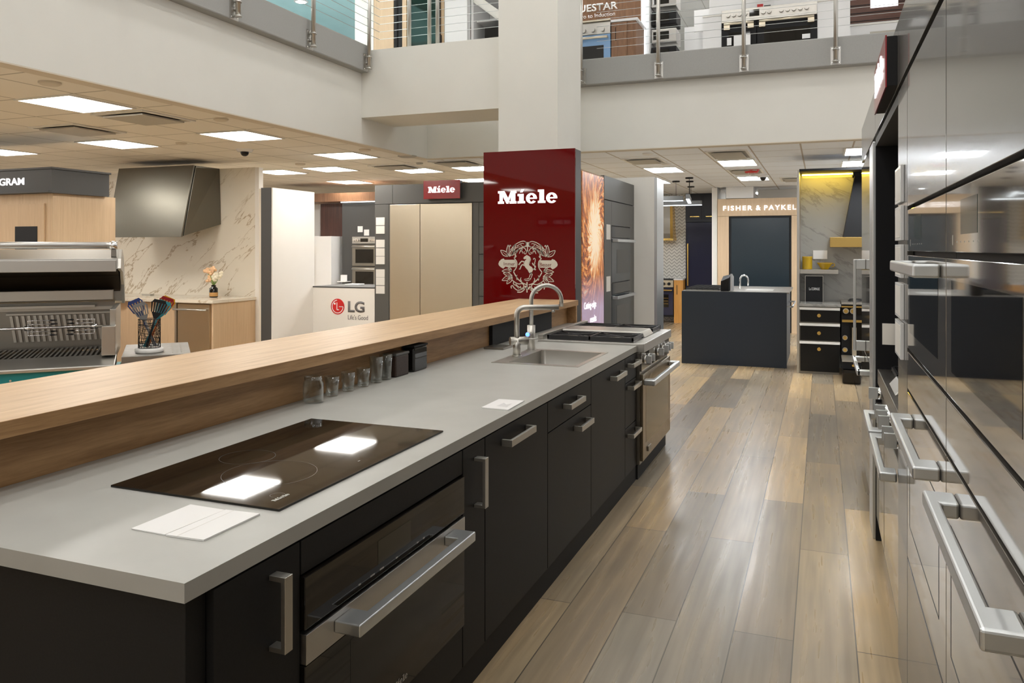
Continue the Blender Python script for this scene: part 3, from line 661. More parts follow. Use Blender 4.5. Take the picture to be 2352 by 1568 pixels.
# range at the island's far end
t = thing('gas_range', 'steel gas range with griddle at the far end of the island', 'range', (-1.5, 5.85, 0))
RX = -1.150
obj('range_body', B(-1.84, RX-0.001, 5.336, 6.372, 0.10, 0.862), 'steel_dark', t, bev=0.002)
obj('cooktop_tray', MB().box(-1.882, RX+0.030, 5.336, 6.372, 0.864, 0.925), 'steel', t, bev=0.004)
obj('back_trim', B(-1.884, -1.845, 5.336, 6.50, 0.926, 0.962), 'steel_x', t, bev=0.002)
def grate(yc, hw):
    g = MB(); xa, xb = -1.82, -1.20; z0, z1 = 0.945, 0.958; k = 0.011
    for y in (yc-hw, yc+hw-k): g.box(xa, xb, y, y+k, 0.927, z1)
    for x in (xa, xb-k, (xa+xb)/2-k/2): g.box(x, x+k, yc-hw, yc+hw, 0.935, z1)
    for x in ((xa*3+xb)/4, (xa+3*xb)/4):
        for sgn in (-1, 1):
            g.tube([(x-0.13, yc+sgn*hw*0.9, 0.951), (x-0.06, yc+sgn*hw*0.35, 0.951), (x, yc+sgn*hw*0.12, 0.951), (x+0.06, yc+sgn*hw*0.35, 0.951), (x+0.13, yc+sgn*hw*0.9, 0.951)], 0.005, 8)
        g.box(x-0.14, x-0.05, yc-0.004, yc+0.004, z0, z1); g.box(x+0.05, x+0.14, yc-0.004, yc+0.004, z0, z1)
    return g
for yc, hw in ((5.52, 0.165), (6.19, 0.165)):
    g = obj('grate', grate(yc, hw), 'rubber', t)
    for x in (-1.665, -1.355): obj('burner', MB().lathe((x, yc, 0.926), [(0.05, 0), (0.055, 0.010), (0.035, 0.012), (0.034, 0.018), (0.001, 0.018)], 24), 'steel_dark', g)
obj('griddle_cover', MB().hexa([(-1.82, 5.70, 0.927), (-1.19, 5.70, 0.927), (-1.19, 6.01, 0.927), (-1.82, 6.01, 0.927), (-1.82, 5.71, 0.966), (-1.215, 5.71, 0.966), (-1.215, 6.0, 0.966), (-1.82, 6.0, 0.966)]), 'steel_x', t, bev=0.004)
obj('control_panel', B(RX, RX+0.012, 5.338, 6.370, 0.735, 0.862), 'graphite', t, bev=0.001)
for y in (5.41, 5.53, 5.86, 6.05, 6.16, 6.27):
    k = obj('knob', MB().cyl((RX+0.0125, y, 0.81), (RX+0.032, y, 0.81), 0.029, 24), 'chrome', t)
    obj('knob_grip', B(RX+0.032, RX+0.066, y-0.007, y+0.007, 0.783, 0.837), 'alu', k, bev=0.002)
dr = obj('oven_door', B(RX, RX+0.022, 5.338, 6.370, 0.125, 0.715), 'bronze', t, bev=0.003)
obj('window', B(RX+0.022, RX+0.0228, 5.43, 6.28, 0.235, 0.62), mat('bronze_window', (0.20, 0.165, 0.11), 0.12, 0.6), dr)
hb = u_bar((0.640, 0.680), 5.345, 6.363, RX+0.102, RX+0.022, 0.030, 0.078, 'y')
obj('handle', hb, 'alu', dr, bev=0.008, seg=3)
obj('badge', B(RX+0.0225, RX+0.034, 5.47, 5.56, 0.165, 0.20), 'steel_dark', dr, bev=0.002)
obj('toe_panel', B(-1.30, -1.165, 5.338, 6.370, 0.0, 0.098), 'black_matte', t)

# ---- things on the island
def leaflet(name, pts, z, th, label, fold=None):
    mb = MB(); mb.prism(pts, (0, 0, z), (1, 0, 0), (0, 1, 0), (0, 0, th))
    t = obj(name, mb, 'paper'); tag(t, label, 'paper'); return t
leaflet('leaflet', [(-1.512, 1.412), (-1.408, 1.410), (-1.400, 1.598), (-1.512, 1.600)], 0.9105, 0.0025, 'blank white sheet in a clear holder lying left, by the near cooktop edge')
tt = leaflet('leaflet', [(-1.402, 1.407), (-1.297, 1.413), (-1.296, 1.604), (-1.396, 1.597)], 0.9105, 0.004, 'blank white sheet in a clear holder lying right, at the near cooktop corner')
obj('fold_line', B(-1.372, -1.3705, 1.41, 1.60, 0.9146, 0.9148), 'label_card', tt)
tt = leaflet('leaflet', [(-1.311, 3.012), (-1.190, 3.006), (-1.196, 3.212), (-1.312, 3.206)], 0.9105, 0.004, 'small grey white card lying near the front edge between cooktop and sink')
obj('glare_patch', MB().prism([(-1.262, 3.06), (-1.214, 3.05), (-1.222, 3.13), (-1.236, 3.10), (-1.258, 3.13)], (0, 0, 0.9147), (1, 0, 0), (0, 1, 0), (0, 0, 0.0004)), 'white_gloss', tt)  # glare on the card laid on as a white patch
tag(obj('card_holder', B(-2.07, -1.93, 4.79, 4.96, 0.9105, 0.924), 'steel_dark', bev=0.002), 'flat taupe card holder lying on the worktop left of the taps', 'card holder')
# jar
t = thing('glass_jar', 'empty wide clear glass jar with a threaded neck, nearest in the glass row', 'jar', (-2.035, 2.865, 0.911))
obj('jar_body', MB().lathe((-2.035, 2.865, 0.911), [(0.001,0.004),(0.040,0.004),(0.044,0.010),(0.044,0.082),(0.037,0.094),(0.037,0.112),(0.035,0.112),(0.035,0.094),(0.0415,0.080),(0.0415,0.012),(0.038,0.007),(0.001,0.007)], 32), 'clear', t)
th_ = MB()
for z in (0.098, 0.105): ring_pts = [( -2.035+0.0375*math.cos(a), 2.865+0.0375*math.sin(a), 0.911+z) for a in [2*PI*i/28 for i in range(29)]]; th_.tube(ring_pts, 0.0012, 6, cap=False)
obj('jar_thread', th_, 'clear', t)
def tumbler(y, x, h, r0, r1, label, grp):
    g = MB().lathe((0, 0, 0), [(0.001,0.0),(r0,0.0),(r1,h),(r1-0.0018,h),(r0-0.002,0.010),(0.001,0.010)], 32)
    t = obj('tumbler', g, 'clear'); t.location = (x, y, 0.911); return tag(t, label, 'glass', grp)
tumbler(3.02, -2.045, 0.088, 0.026, 0.033, 'short empty clear tumbler right beside the glass jar', 'short tumblers under the bar')
tumbler(3.15, -2.045, 0.088, 0.026, 0.033, 'short empty clear tumbler, middle of the three short ones', 'short tumblers under the bar')
tumbler(3.28, -2.045, 0.088, 0.026, 0.033, 'short empty clear tumbler, farthest short one before the tall glasses', 'short tumblers under the bar')
tumbler(3.40, -2.045, 0.128, 0.027, 0.034, 'tall clear glass, nearer of the two tall ones', 'tall glasses under the bar')
tumbler(3.50, -2.050, 0.128, 0.027, 0.033, 'tall clear glass touching the coffee canister', 'tall glasses under the bar')
t = thing('coffee_canister', 'square canister full of dark coffee beans with a grey lid', 'canister', (-2.045, 3.62, 0.911))
obj('canister_body', B(-2.098, -2.028, 3.565, 3.70, 0.911, 1.018), 'coffee', t, bev=0.006)
obj('lid', B(-2.101, -2.025, 3.562, 3.703, 1.0185, 1.032), 'grey_cab', t, bev=0.004, label='dark translucent lid')
t = thing('dark_canister', 'glossy black canister right of the coffee beans', 'canister', (-2.045, 3.82, 0.911))
obj('canister_body', B(-2.098, -2.026, 3.755, 3.91, 0.9105, 1.040), 'glass_black', t, bev=0.010)
obj('lid', B(-2.10, -2.024, 3.753, 3.912, 1.0405, 1.052), 'black_matte', t, bev=0.003)

# ================================================================= RIGHT HAND WALL OF TALL UNITS (face x = 0.27)
W = 0.27
def tall(y0, y1, label, name='tall_cabinet', cat='cabinet', z1=2.165):
    t = thing(name, label, cat, (W, (y0+y1)/2, 0))
    obj('cabinet_body', B(W+0.021, 0.90, y0+0.001, y1-0.001, 0.0, z1), 'black_matte', t); return t
def rfront(n, t, y0, y1, z0, z1, m='graphite', th=0.020, g=0.0025): return obj(n, B(W, W+th, y0+g, y1-g, z0, z1), m, t, bev=0.0015)
def edge_frame(t, y0, y1, z0, z1, dx=0.0006, k=0.0035, m='steel'):
    f = MB(); x0 = W-dx
    f.box(x0, W, y0, y1, z0, z0+k); f.box(x0, W, y0, y1, z1-k, z1); f.box(x0, W, y0, y0+k, z0+k, z1-k); f.box(x0, W, y1-k, y1, z0+k, z1-k)
    return obj('edge_trim', f, m, t)
def slab_handle(t, y0, y1, z, zt=0.034, m='alu'):
    hb = u_bar((z-zt/2, z+zt/2), y0, y1, W-0.062, W, 0.026, 0.085, 'y')
    return obj('handle', hb, m, t, bev=0.006, seg=3)
# top row over everything
for y0, y1, l in ((-1.2, 1.19, 'graphite top panel of the right wall nearest the camera'), (1.192, 2.085, 'graphite top panel over the nearer visible oven tower'), (2.087, 3.328, 'graphite top panel over the farther oven tower'),
                  (3.332, 4.708, 'reflective top panel behind the red sign over the niche'), (4.712, 6.25, 'reflective top panel over the tall steel fridge')):
    tag(obj('top_panel', B(W, 0.90, y0+0.001, y1-0.001, 2.185, 2.43), 'graphite_satin', bev=0.001), l, 'panel')
tag(obj('shadow_gap', B(W+0.03, 0.88, -1.19, 6.24, 2.1655, 2.1845), 'black'), 'black horizontal joint under the top panels of the right wall', 'joint strip')
def oven_tower(y0, y1, label, upper_handle):
    t = tall(y0, y1, label, 'oven_tower', 'oven tower')
    rfront('upper_door', t, y0, y1, 1.712, 2.160, 'graphite_satin')
    cp = rfront('control_panel', t, y0, y1, 1.562, 1.700)
    ym = (y0+y1)/2
    obj('display', B(W-0.0006, W, ym+0.05, ym+0.24, 1.600, 1.672), mat('tower_display', (0.03, 0.045, 0.04), 0.1), cp)
    ic = MB(); ic.box(W-0.0006, W, y1-0.10, y1-0.095, 1.578, 1.60)
    for k in range(6): ic.box(W-0.0006, W, y1-0.16-k*0.05, y1-0.155-k*0.05, 1.583, 1.586)
    obj('touch_icon', ic, 'pale_letter', cp)
    d = rfront('oven_door', t, y0, y1, 1.236, 1.548)
    obj('window', B(W-0.0006, W, y0+0.14, y1-0.08, 1.295, 1.50), 'glass_black', d); 
    if upper_handle: slab_handle(d, y0+0.09, y1-0.11, 1.515)
    rfront('warming_drawer', t, y0, y1, 1.100, 1.224)
    d = rfront('lower_oven_door', t, y0, y1, 0.535, 1.088)
    edge_frame(d, y0+0.12, y1-0.07, 0.655, 0.95, m='grey_edge'); slab_handle(d, y0+0.09, y1-0.11, 1.018)
    rfront('bottom_drawer', t, y0, y1, 0.10, 0.525, 'graphite_satin')
    return t
oven_tower(1.192, 2.085, 'graphite glass oven tower nearest the camera on the right, one low wide handle', False)
oven_tower(2.087, 2.980, 'graphite glass oven tower beside the row of label plates, handles at two heights', True)
t = tall(-1.2, 1.19, 'graphite tall cabinet on the right wall just outside the photo', 'tall_cabinet')
rfront('door', t, -1.2, 1.19, 0.10, 2.16)
# filler with label plates
t = tall(2.984, 3.328, 'slim graphite filler column carrying the label plates', 'filler_column', 'column')
rfront('filler_front', t, 2.984, 3.328, 0.0, 2.160, 'graphite_satin')
for i, (z0, z1) in enumerate(((1.735, 1.865), (1.600, 1.722), (1.467, 1.585), (1.322, 1.445), (1.180, 1.308))):
    p = thing('label_plate', 'small clear label plate on the filler column, %s of five' % ('topmost', 'second from the top', 'middle one', 'second from the bottom', 'lowest')[i], 'label plate', (W, 3.2, z0), 0, 'label plates on the right filler column')
    obj('plate', B(W-0.012, W-0.0005, 3.09, 3.31, z0, z1), 'white_gloss', p, bev=0.001)
    obj('printed_card', B(W-0.0128, W-0.012, 3.105, 3.295, z0+0.01, z1-0.01), 'label_card', p)
tag(obj('label_card', B(0.216, 0.268, 3.330, 3.336, 1.205, 1.285), 'label_card'), 'square pale card sticking out of the black niche beside the label plates', 'label')
# niche with a range
n = thing('niche', 'tall black niche in the right wall around the second range', 'niche', (W, 4.0, 0))
obj('niche_back', B(0.86, 0.89, 3.332, 4.708, 0.0, 2.160), 'niche', n)
obj('niche_side', B(W+0.002, 0.858, 3.3325, 3.345, 0.0, 2.160), 'niche', n); obj('niche_side', B(W+0.002, 0.858, 4.690, 4.7075, 0.0, 2.160), 'niche', n)
obj('niche_top', B(W+0.002, 0.858, 3.346, 4.689, 2.120, 2.160), 'grey_edge', n)
t = thing('range_hood', 'dark sloped hood inside the black niche', 'range hood', (0.6, 4.0, 1.75))
obj('hood_body', MB().hexa([(0.36, 3.40, 1.74), (0.858, 3.40, 1.74), (0.858, 4.64, 1.74), (0.36, 4.64, 1.74), (0.36, 3.40, 1.84), (0.858, 3.40, 1.99), (0.858, 4.64, 1.99), (0.36, 4.64, 1.84)]), 'black_matte', t, bev=0.003)
obj('filter_grille', B(0.42, 0.80, 3.48, 4.56, 1.733, 1.7395), 'steel_dark', t)
t = thing('gas_range', 'steel range inside the black niche of the right wall, chrome knobs', 'range', (0.5, 4.0, 0))
obj('range_body', B(W+0.030, 0.855, 3.350, 4.685, 0.0, 0.845), 'steel_dark', t, bev=0.002)
obj('cooktop_tray', B(W+0.010, 0.855, 3.350, 4.685, 0.847, 0.925), 'steel_dark', t, bev=0.003)
for yc in (3.62, 4.42):
    g = MB()
    for y in (yc-0.16, yc+0.15): g.box(0.34, 0.80, y, y+0.012, 0.926, 0.958)
    for x in (0.34, 0.565, 0.79): g.box(x, x+0.012, yc-0.16, yc+0.162, 0.935, 0.958)
    obj('grate', g, 'rubber', t)
obj('griddle_cover', MB().hexa([(0.30, 3.85, 0.926), (0.80, 3.85, 0.926), (0.80, 4.18, 0.926), (0.30, 4.18, 0.926), (0.33, 3.86, 0.965), (0.80, 3.86, 0.965), (0.80, 4.17, 0.965), (0.33, 4.17, 0.965)]), 'steel_x', t, bev=0.003)
for y in (3.45, 3.58, 3.80, 3.93, 4.06, 4.55):
    k = obj('knob', MB().cyl((W+0.0295, y, 0.875-0.06), (W+0.004, y, 0.875-0.06), 0.030, 24), 'chrome', t)
    obj('knob_grip', B(W-0.040, W+0.004, y-0.008, y+0.008, 0.785, 0.845), 'alu', k, bev=0.002)
for y0, y1 in ((3.36, 4.10), (4.12, 4.675)):
    d = obj('oven_door', B(W+0.004, W+0.029, y0, y1, 0.14, 0.745), 'graphite', t, bev=0.003)
    slab_handle(d, y0+0.01, y1-0.02, 0.69, 0.036)
# fridge
t = thing('tall_fridge', 'tall reflective steel fridge beyond the niche on the right, long upright handle', 'fridge', (0.6, 5.4, 0))
obj('fridge_body', B(W+0.025, 0.89, 4.712, 6.25, 0.0, 2.160), 'steel_dark', t)
obj('side_trim', B(W-0.012, W+0.024, 4.712, 5.02, 0.0, 2.150), 'alu', t, bev=0.004)
d = obj('door', B(W, W+0.024, 5.025, 6.245, 0.885, 2.155), 'graphite', t, bev=0.002)
hb = MB(); hb.box(0.195, 0.212, 5.68, 5.72, 0.90, 1.50); hb.box(0.20, W, 5.685, 5.715, 0.90, 0.965); hb.box(0.20, W, 5.685, 5.715, 1.435, 1.50)
obj('handle', hb, 'alu', d, bev=0.003)
d = obj('freezer_drawer', B(W, W+0.024, 5.025, 6.245, 0.10, 0.878), 'graphite', t, bev=0.002)
hb = MB(); hb.box(0.195, 0.215, 5.15, 5.85, 0.815, 0.845); hb.box(0.20, W, 5.15, 5.21, 0.815, 0.845); hb.box(0.20, W, 5.79, 5.85, 0.815, 0.845)
obj('handle', hb, 'alu', d, bev=0.003)
# red sign
t = thing('red_sign', 'small red sign with lit white letters mounted high on the right wall', 'sign', (W, 3.7, 2.19))
obj('sign_box', B(W-0.036, W-0.0005, 3.36, 4.04, 2.195, 2.385), 'black_matte', t)
obj('sign_face', B(W-0.042, W-0.0365, 3.36, 4.04, 2.19, 2.39), 'red_sign', t)
obj('lettering', slab_word((W-0.0425, 3.95, 2.25), (0, -1, 0), (0, 0, 1), 0.50/WORD, 0.004), 'sign_text', t)

# ================================================================= RED PANEL WITH THE CREST, STRIP WALL, TALL UNIT
YR = 6.80
t = thing('red_display_panel', 'tall glossy red panel with lit white word and ivory crest', 'display panel', (-2.5, 6.9, 0))
obj('panel_core', B(-2.936, -2.052, YR+0.022, 6.993, 0.0, 2.464), 'grey_edge', t)
obj('glass_front', B(-2.939, -2.050, YR, YR+0.021, 0.0, 2.468), 'red', t, bev=0.002)
obj('lettering', slab_word((-2.790, YR-0.003, 1.985), (1, 0, 0), (0, 0, 1), 0.575/WORD, 0.004), 'sign_text', t)
# crest, traced as flat ivory shapes; plane coordinates in units of the tracing grid
KX, KZ = 0.000406, 0.000381
def cp(x, y): return ((x-770)*KX, (765-y)*KZ)
cr = MB(); CO = (-2.500, YR-0.0008, 1.405); CU, CV, CD = (1, 0, 0), (0, 0, 1), (0, -0.0008, 0)
def cpoly(pts): cr.prism([cp(*p) for p in pts], CO, CU, CV, CD)
def cstroke(pts, wd, taper=False):
    n = len(pts)
    L, R = [], []
    for i, (x, y) in enumerate(pts):
        x0, y0 = pts[max(i-1, 0)]; x1_, y1_ = pts[min(i+1, n-1)]
        dx, dy = x1_-x0, y1_-y0; l = math.hypot(dx, dy) or 1; nx, ny = -dy/l, dx/l
        ww = wd/2*(1 if not taper else (1-0.75*i/(n-1)))
        L.append((x+nx*ww, y+ny*ww)); R.append((x-nx*ww, y-ny*ww))
    for i in range(n-1): cpoly([L[i], L[i+1], R[i+1], R[i]])
def mir(p): return (1540-p[0], p[1]+8)
def smooth_pts(pts, n=4):
    out = []
    for i in range(len(pts)-1):
        p0 = pts[max(i-1, 0)]; p1 = pts[i]; p2 = pts[i+1]; p3 = pts[min(i+2, len(pts)-1)]
        for k in range(n):
            t_ = k/n
            out.append(tuple(0.5*((2*p1[j])+(-p0[j]+p2[j])*t_+(2*p0[j]-5*p1[j]+4*p2[j]-p3[j])*t_*t_+(-p0[j]+3*p1[j]-3*p2[j]+p3[j])*t_**3) for j in (0, 1)))
    out.append(pts[-1]); return out
def leaf(bx, by, tx, ty, wd, side=0.0):
    dx, dy = tx-bx, ty-by; l = math.hypot(dx, dy); ux, uy = dx/l, dy/l; nx, ny = -uy, ux
    def q(a, b): return (bx+ux*a*l+nx*b*wd, by+uy*a*l+ny*b*wd)
    a = [q(0, 0), q(0.25, 0.75), q(0.5, 1.0), q(0.78, 0.62), q(1, 0)]; b = [q(0, 0), q(0.25, -0.75), q(0.5, -1.0), q(0.78, -0.62), q(1, 0)]
    for mm in (lambda p: p, mir):
        cstroke(smooth_pts([mm(p) for p in a]), 17); cstroke(smooth_pts([mm(p) for p in b]), 17)
        cstroke([mm(q(0.1, 0)), mm(q(0.75, 0))], 13, True)
def both(pts, wd, taper=False):
    s_ = smooth_pts(pts); cstroke(s_, wd, taper); cstroke([mir(p) for p in s_], wd, taper)
# horse
cpoly([(758,478),(772,500),(800,505),(838,545),(850,600),(826,640),(800,690),(812,735),(870,770),(905,825),(880,880),(862,918),(860,932),(832,930),(800,900),(775,845),(720,785),(690,735),(672,690),(690,640),(725,600),(748,578),(715,578),(690,586),(668,565),(672,545),(705,510),(738,492)])
cstroke([(700,660),(665,640),(628,632),(590,670),(562,712)], 26, False); cpoly([(545,705),(572,705),(578,722),(548,724)])
cstroke([(700,740),(650,712),(625,730),(600,780),(585,820)], 24, False); cpoly([(560,812),(600,812),(598,830),(560,830)])
cstroke([(850,905),(838,940),(815,1000),(790,1050)], 30, True); cpoly([(765,1040),(800,1040),(798,1060),(762,1060)])
cstroke([(850,900),(880,950),(862,1010),(842,1050)], 28, True); cpoly([(815,1044),(852,1040),(850,1064),(812,1066)])
cstroke(smooth_pts([(900,812),(940,800),(955,750),(905,720),(885,670)]), 20); cstroke(smooth_pts([(940,770),(925,700),(948,640),(950,580),(925,560),(905,590)]), 16); cstroke(smooth_pts([(920,730),(960,680)]), 12, True); cpoly([(895,800),(970,820),(960,845),(900,830)])
for a in ((850,610),(842,640),(832,665),(830,690)): cstroke([(a[0]-30,a[1]-15),a], 14, True)
# leaves
for l_ in ((300,520,115,368,52),(300,515,300,240,40),(330,520,440,330,34),(390,860,150,875,42),(370,1000,150,1100,48),(400,1010,265,1185,44),(400,990,180,920,40),(420,400,470,225,26),(560,330,380,500,30),(380,880,300,770,26)): leaf(*l_)
both([(330,300),(345,245),(368,270),(350,262)], 16)
both([(365,360),(440,260),(560,180),(660,150),(720,165)], 20); both([(720,160),(735,230),(690,280),(620,260),(610,220),(650,200),(680,215)], 15); both([(390,480),(480,370),(590,315),(680,285),(720,285)], 18)
both([(500,270),(560,240),(600,200)], 24, True); both([(480,320),(540,290),(600,280)], 22, True)
cpoly([(715,175),(825,175),(815,230),(830,285),(712,285),(727,230)])
both([(770,400),(735,380),(700,320),(640,312),(570,340),(500,420),(460,520)], 18); both([(740,410),(725,455),(690,450),(680,415),(705,405)], 14); both([(640,330),(600,380),(570,450)], 40, True); both([(600,330),(640,400),(650,450)], 30, True)
cstroke([(768,285),(768,400)], 22); cpoly([(735,392),(805,392),(805,412),(735,412)])
both([(440,560),(490,520),(480,490)], 22); both([(450,570),(500,630),(512,710),(490,800),(430,880)], 22)
both([(430,890),(520,1040),(640,1150),(745,1190)], 24); both([(520,1080),(500,1000),(520,960)], 30, True); both([(620,1120),(600,1070),(615,1020)], 34, True)
both([(400,1090),(480,1150),(560,1180),(640,1170),(680,1220),(650,1280),(600,1270),(600,1230)], 20); both([(380,1290),(370,1240),(410,1225),(440,1270),(520,1330),(600,1320),(700,1270)], 20)
both([(440,1120),(430,1180),(500,1230),(560,1300)], 26, True); both([(520,1375),(620,1370),(700,1300)], 24); both([(480,1180),(540,1240),(640,1300)], 20)
cstroke([(755,1130),(755,1380)], 28); both([(700,1230),(740,1260),(750,1300)], 40)
cstroke([(690,1060),(780,1052)], 8); cstroke([(680,1078),(830,1085)], 8); cstroke([(710,1098),(800,1100)], 8)
# banners with words cut as darker letters
for f in (lambda p: p, lambda p: (1540-p[0], p[1]+8)):
    cpoly([f(p) for p in [(60,700),(80,640),(130,590),(185,568),(215,600),(465,600),(488,650),(495,715),(478,775),(280,775),(230,765),(180,815),(120,780),(75,740)]])
obj('crest', cr, 'emblem', t)
ct = text_mb('Immer', (CO[0]+cp(195,740)[0], YR-0.0020, CO[2]+cp(195,740)[1]), (1,0,0), (0,0,1), 265*KX, 85*KZ, 0.0004)
obj('crest_word', ct, 'red', t)
ct = text_mb('Besser', (CO[0]+cp(1065,755)[0], YR-0.0020, CO[2]+cp(1065,755)[1]), (1,0,0), (0,0,1), 270*KX, 88*KZ, 0.0004)
obj('crest_word', ct, 'red', t)
# backlit print
t = thing('backlit_poster', 'tall glowing poster of swirling orange and white hair beside the red panel', 'poster', (-2.05, 7.01, 0))
obj('poster_box', B(-2.45, -2.056, 7.012, 7.822, 0.0, 2.30), 'oak_shaded', t)
obj('print', B(-2.055, -2.050, 7.030, 7.806, 0.02, 2.285), 'mane', t)
obj('lettering', text_mb('Cutting-edge', (-2.0495, 7.09, 0.985), (0, 1, 0), (0, 0, 1), 0.42, 0.085, 0.0015, 0.0), 'sign_text', t)
obj('lettering', text_mb('results', (-2.0495, 7.30, 0.865), (0, 1, 0), (0, 0, 1), 0.22, 0.065, 0.0015, 0.0), 'sign_text', t)
# tall anthracite unit with two ovens
t = thing('oven_tower', 'anthracite tall unit with two built in ovens right of the glowing poster', 'oven tower', (-2.3, 8.5, 0))
obj('cabinet_body', B(-2.60, -2.071, 7.826, 9.19, 0.0, 2.315), 'grey_edge', t)
obj('top_panel', B(-2.070, -2.050, 7.826, 9.19, 2.075, 2.315), 'grey_cab', t, bev=0.001)
obj('filler_panel', B(-2.070, -2.050, 7.826, 8.122, 0.10, 2.065), 'grey_cab', t, bev=0.001); obj('filler_panel', B(-2.070, -2.050, 8.986, 9.19, 0.10, 2.065), 'grey_cab', t, bev=0.001)
obj('upper_door', B(-2.070, -2.050, 8.126, 8.982, 1.815, 2.065), 'grey_cab', t, bev=0.001)
for z1, z0, zc, hz in ((1.805, 1.215, 1.69, 1.655), (1.205, 0.615, 1.09, 1.055)):
    obj('control_panel', B(-2.070, -2.048, 8.128, 8.980, zc, z1), 'dark_glass', t)
    d = obj('oven_door', B(-2.070, -2.048, 8.128, 8.980, z0, zc-0.006), 'bluedoor', t)
    obj('window', B(-2.0475, -2.0470, 8.34, 8.90, z0+0.09, zc-0.13), 'dark_glass', d)
    hb = MB(); hb.box(-2.0, -1.982, 8.14, 8.97, hz-0.015, hz+0.015); hb.box(-2.047, -2.0, 8.14, 8.20, hz-0.015, hz+0.015); hb.box(-2.047, -2.0, 8.91, 8.97, hz-0.015, hz+0.015)
    obj('handle', hb, 'alu', d, bev=0.003)
obj('lower_door', B(-2.070, -2.050, 8.128, 8.980, 0.10, 0.605), 'grey_cab', t)
for z, l in ((1.665, 'upper white card on the anthracite unit left of the ovens'), (1.13, 'lower white card on the anthracite unit left of the ovens')):
    tag(obj('label_card', B(-2.0495, -2.046, 7.90, 8.06, z, z+0.155), 'label_card'), l, 'label')
tag(obj('partition', B(-2.35, -1.812, 9.195, 9.245, 0.0, 2.405), 'trim_white'), 'pale grey partition end beyond the anthracite oven unit', 'partition')
tag(obj('partition_trim', B(-1.8115, -1.78, 9.195, 9.60, 0.0, 2.395), 'alu'), 'bluish metal edge of the pale partition', 'trim')

# ================================================================= GREY FRIDGE WALL (face y = 9.0)
t = thing('fridge_housing', 'anthracite tall housing around the champagne double fridge', 'cabinet', (-4.6, 9.3, 0))
YF = 9.0
obj('cabinet_body', B(-5.435, -2.70, YF+0.021, 9.24, 0.0, 2.395), 'grey_edge', t)
obj('top_panel', B(-5.435, -5.172, YF, YF+0.02, 2.150, 2.395), 'grey_cab', t, bev=0.001); obj('top_panel', B(-5.168, -2.70, YF, YF+0.02, 2.150, 2.395), 'grey_cab', t, bev=0.001)
obj('left_panel', B(-5.435, -5.225, YF, YF+0.02, 0.0, 2.144), 'grey_cab', t, bev=0.001); obj('side_filler', B(-5.221, -5.205, YF, YF+0.02, 0.0, 2.144), 'grey_cab', t)
obj('right_panel', B(-4.036, -3.955, YF, YF+0.02, 0.0, 2.144), 'grey_cab', t)
for z0, z1 in ((0.0, 0.98), (0.985, 1.305), (1.31, 1.50), (1.505, 1.84), (1.845, 2.144)):
    obj('drawer_front', B(-3.95, -2.70, YF, YF+0.02, z0, z1-0.002), 'grey_cab', t, bev=0.001)
t = thing('double_fridge', 'champagne steel double fridge without handles behind the raised bar', 'fridge', (-4.6, 9.0, 0))
obj('door', B(-5.203, -4.768, YF-0.012, YF+0.018, 0.10, 2.138), 'champagne', t, bev=0.003)
obj('door', B(-4.762, -4.040, YF-0.012, YF+0.018, 0.10, 2.138), 'champagne', t, bev=0.003)
t = thing('red_sign', 'small red sign board with lit white word above the champagne fridge', 'sign', (-4.42, 8.9, 2.17))
obj('sign_face', B(-4.677, -4.170, YF-0.085, YF-0.08, 2.195, 2.425), 'red_sign', t)
obj('sign_box', B(-4.67, -4.178, YF-0.079, YF-0.002, 2.20, 2.42), 'grey_edge', t)
obj('lettering', slab_word((-4.61, YF-0.0855, 2.272), (1, 0, 0), (0, 0, 1), 0.37/WORD, 0.004), 'sign_text', t)
for i, z in enumerate((1.875, 1.765, 1.585, 1.475, 1.368, 1.200, 1.095, 0.985)):
    w_ = ('topmost', 'second', 'third', 'fourth', 'fifth', 'sixth', 'seventh', 'lowest')[i]
    tag(obj('label_card', B(-5.415, -5.285, YF-0.006, YF-0.0005, z, z+0.102), 'label_card'), 'blank pale card on the anthracite strip left of the fridge, %s from the top' % w_, 'label', 'label cards left of the champagne fridge')

# ================================================================= WHITE DISPLAY WITH ROUND LOGO
t = thing('white_display_wall', 'white tall display panel with a dark end, left of the logo counter', 'display wall', (-6.5, 8.6, 0))
obj('tall_panel', B(-6.42, -6.402, 8.16, 9.04, 0.0, 2.335), 'white_panel', t)
obj('dark_end', B(-6.57, -6.421, 8.15, 8.99, 0.0, 2.335), 'grey_edge', t)
obj('beige_end', B(-6.64, -6.572, 8.20, 8.99, 0.0, 2.33), 'beige_plain', t)
t = thing('logo_counter', 'white counter front carrying a round red logo and dark worktop', 'counter', (-5.9, 9.1, 0))
obj('counter_front', B(-6.400, -5.440, YF+0.002, YF+0.05, 0.0, 1.048), 'white_panel', t)
obj('counter_top', B(-6.400, -5.440, YF, YF+0.75, 1.0485, 1.066), 'grey_edge', t)
lc = MB(); cx, cz, r = -6.005, 0.80, 0.105
lc.cyl((cx, YF+0.0015, cz), (cx, YF-0.002, cz), r, 48)
obj('logo_disc', lc, 'red_plastic', t)
lw = MB(); yy = YF-0.0026
def fstroke(mb, pts, wd):
    for a, b in zip(pts, pts[1:]):
        dx, dz = b[0]-a[0], b[1]-a[1]; l = math.hypot(dx, dz); nx, nz = -dz/l*wd/2, dx/l*wd/2
        mb.prism([(a[0]+nx, a[1]+nz), (b[0]+nx, b[1]+nz), (b[0]-nx, b[1]-nz), (a[0]-nx, a[1]-nz)], (cx, yy, cz), (1,0,0), (0,0,1), (0,-0.0006,0))
ar = [(0.085*math.cos(a), 0.085*math.sin(a)) for a in [math.radians(95)+math.radians(265)*i/30 for i in range(31)]]
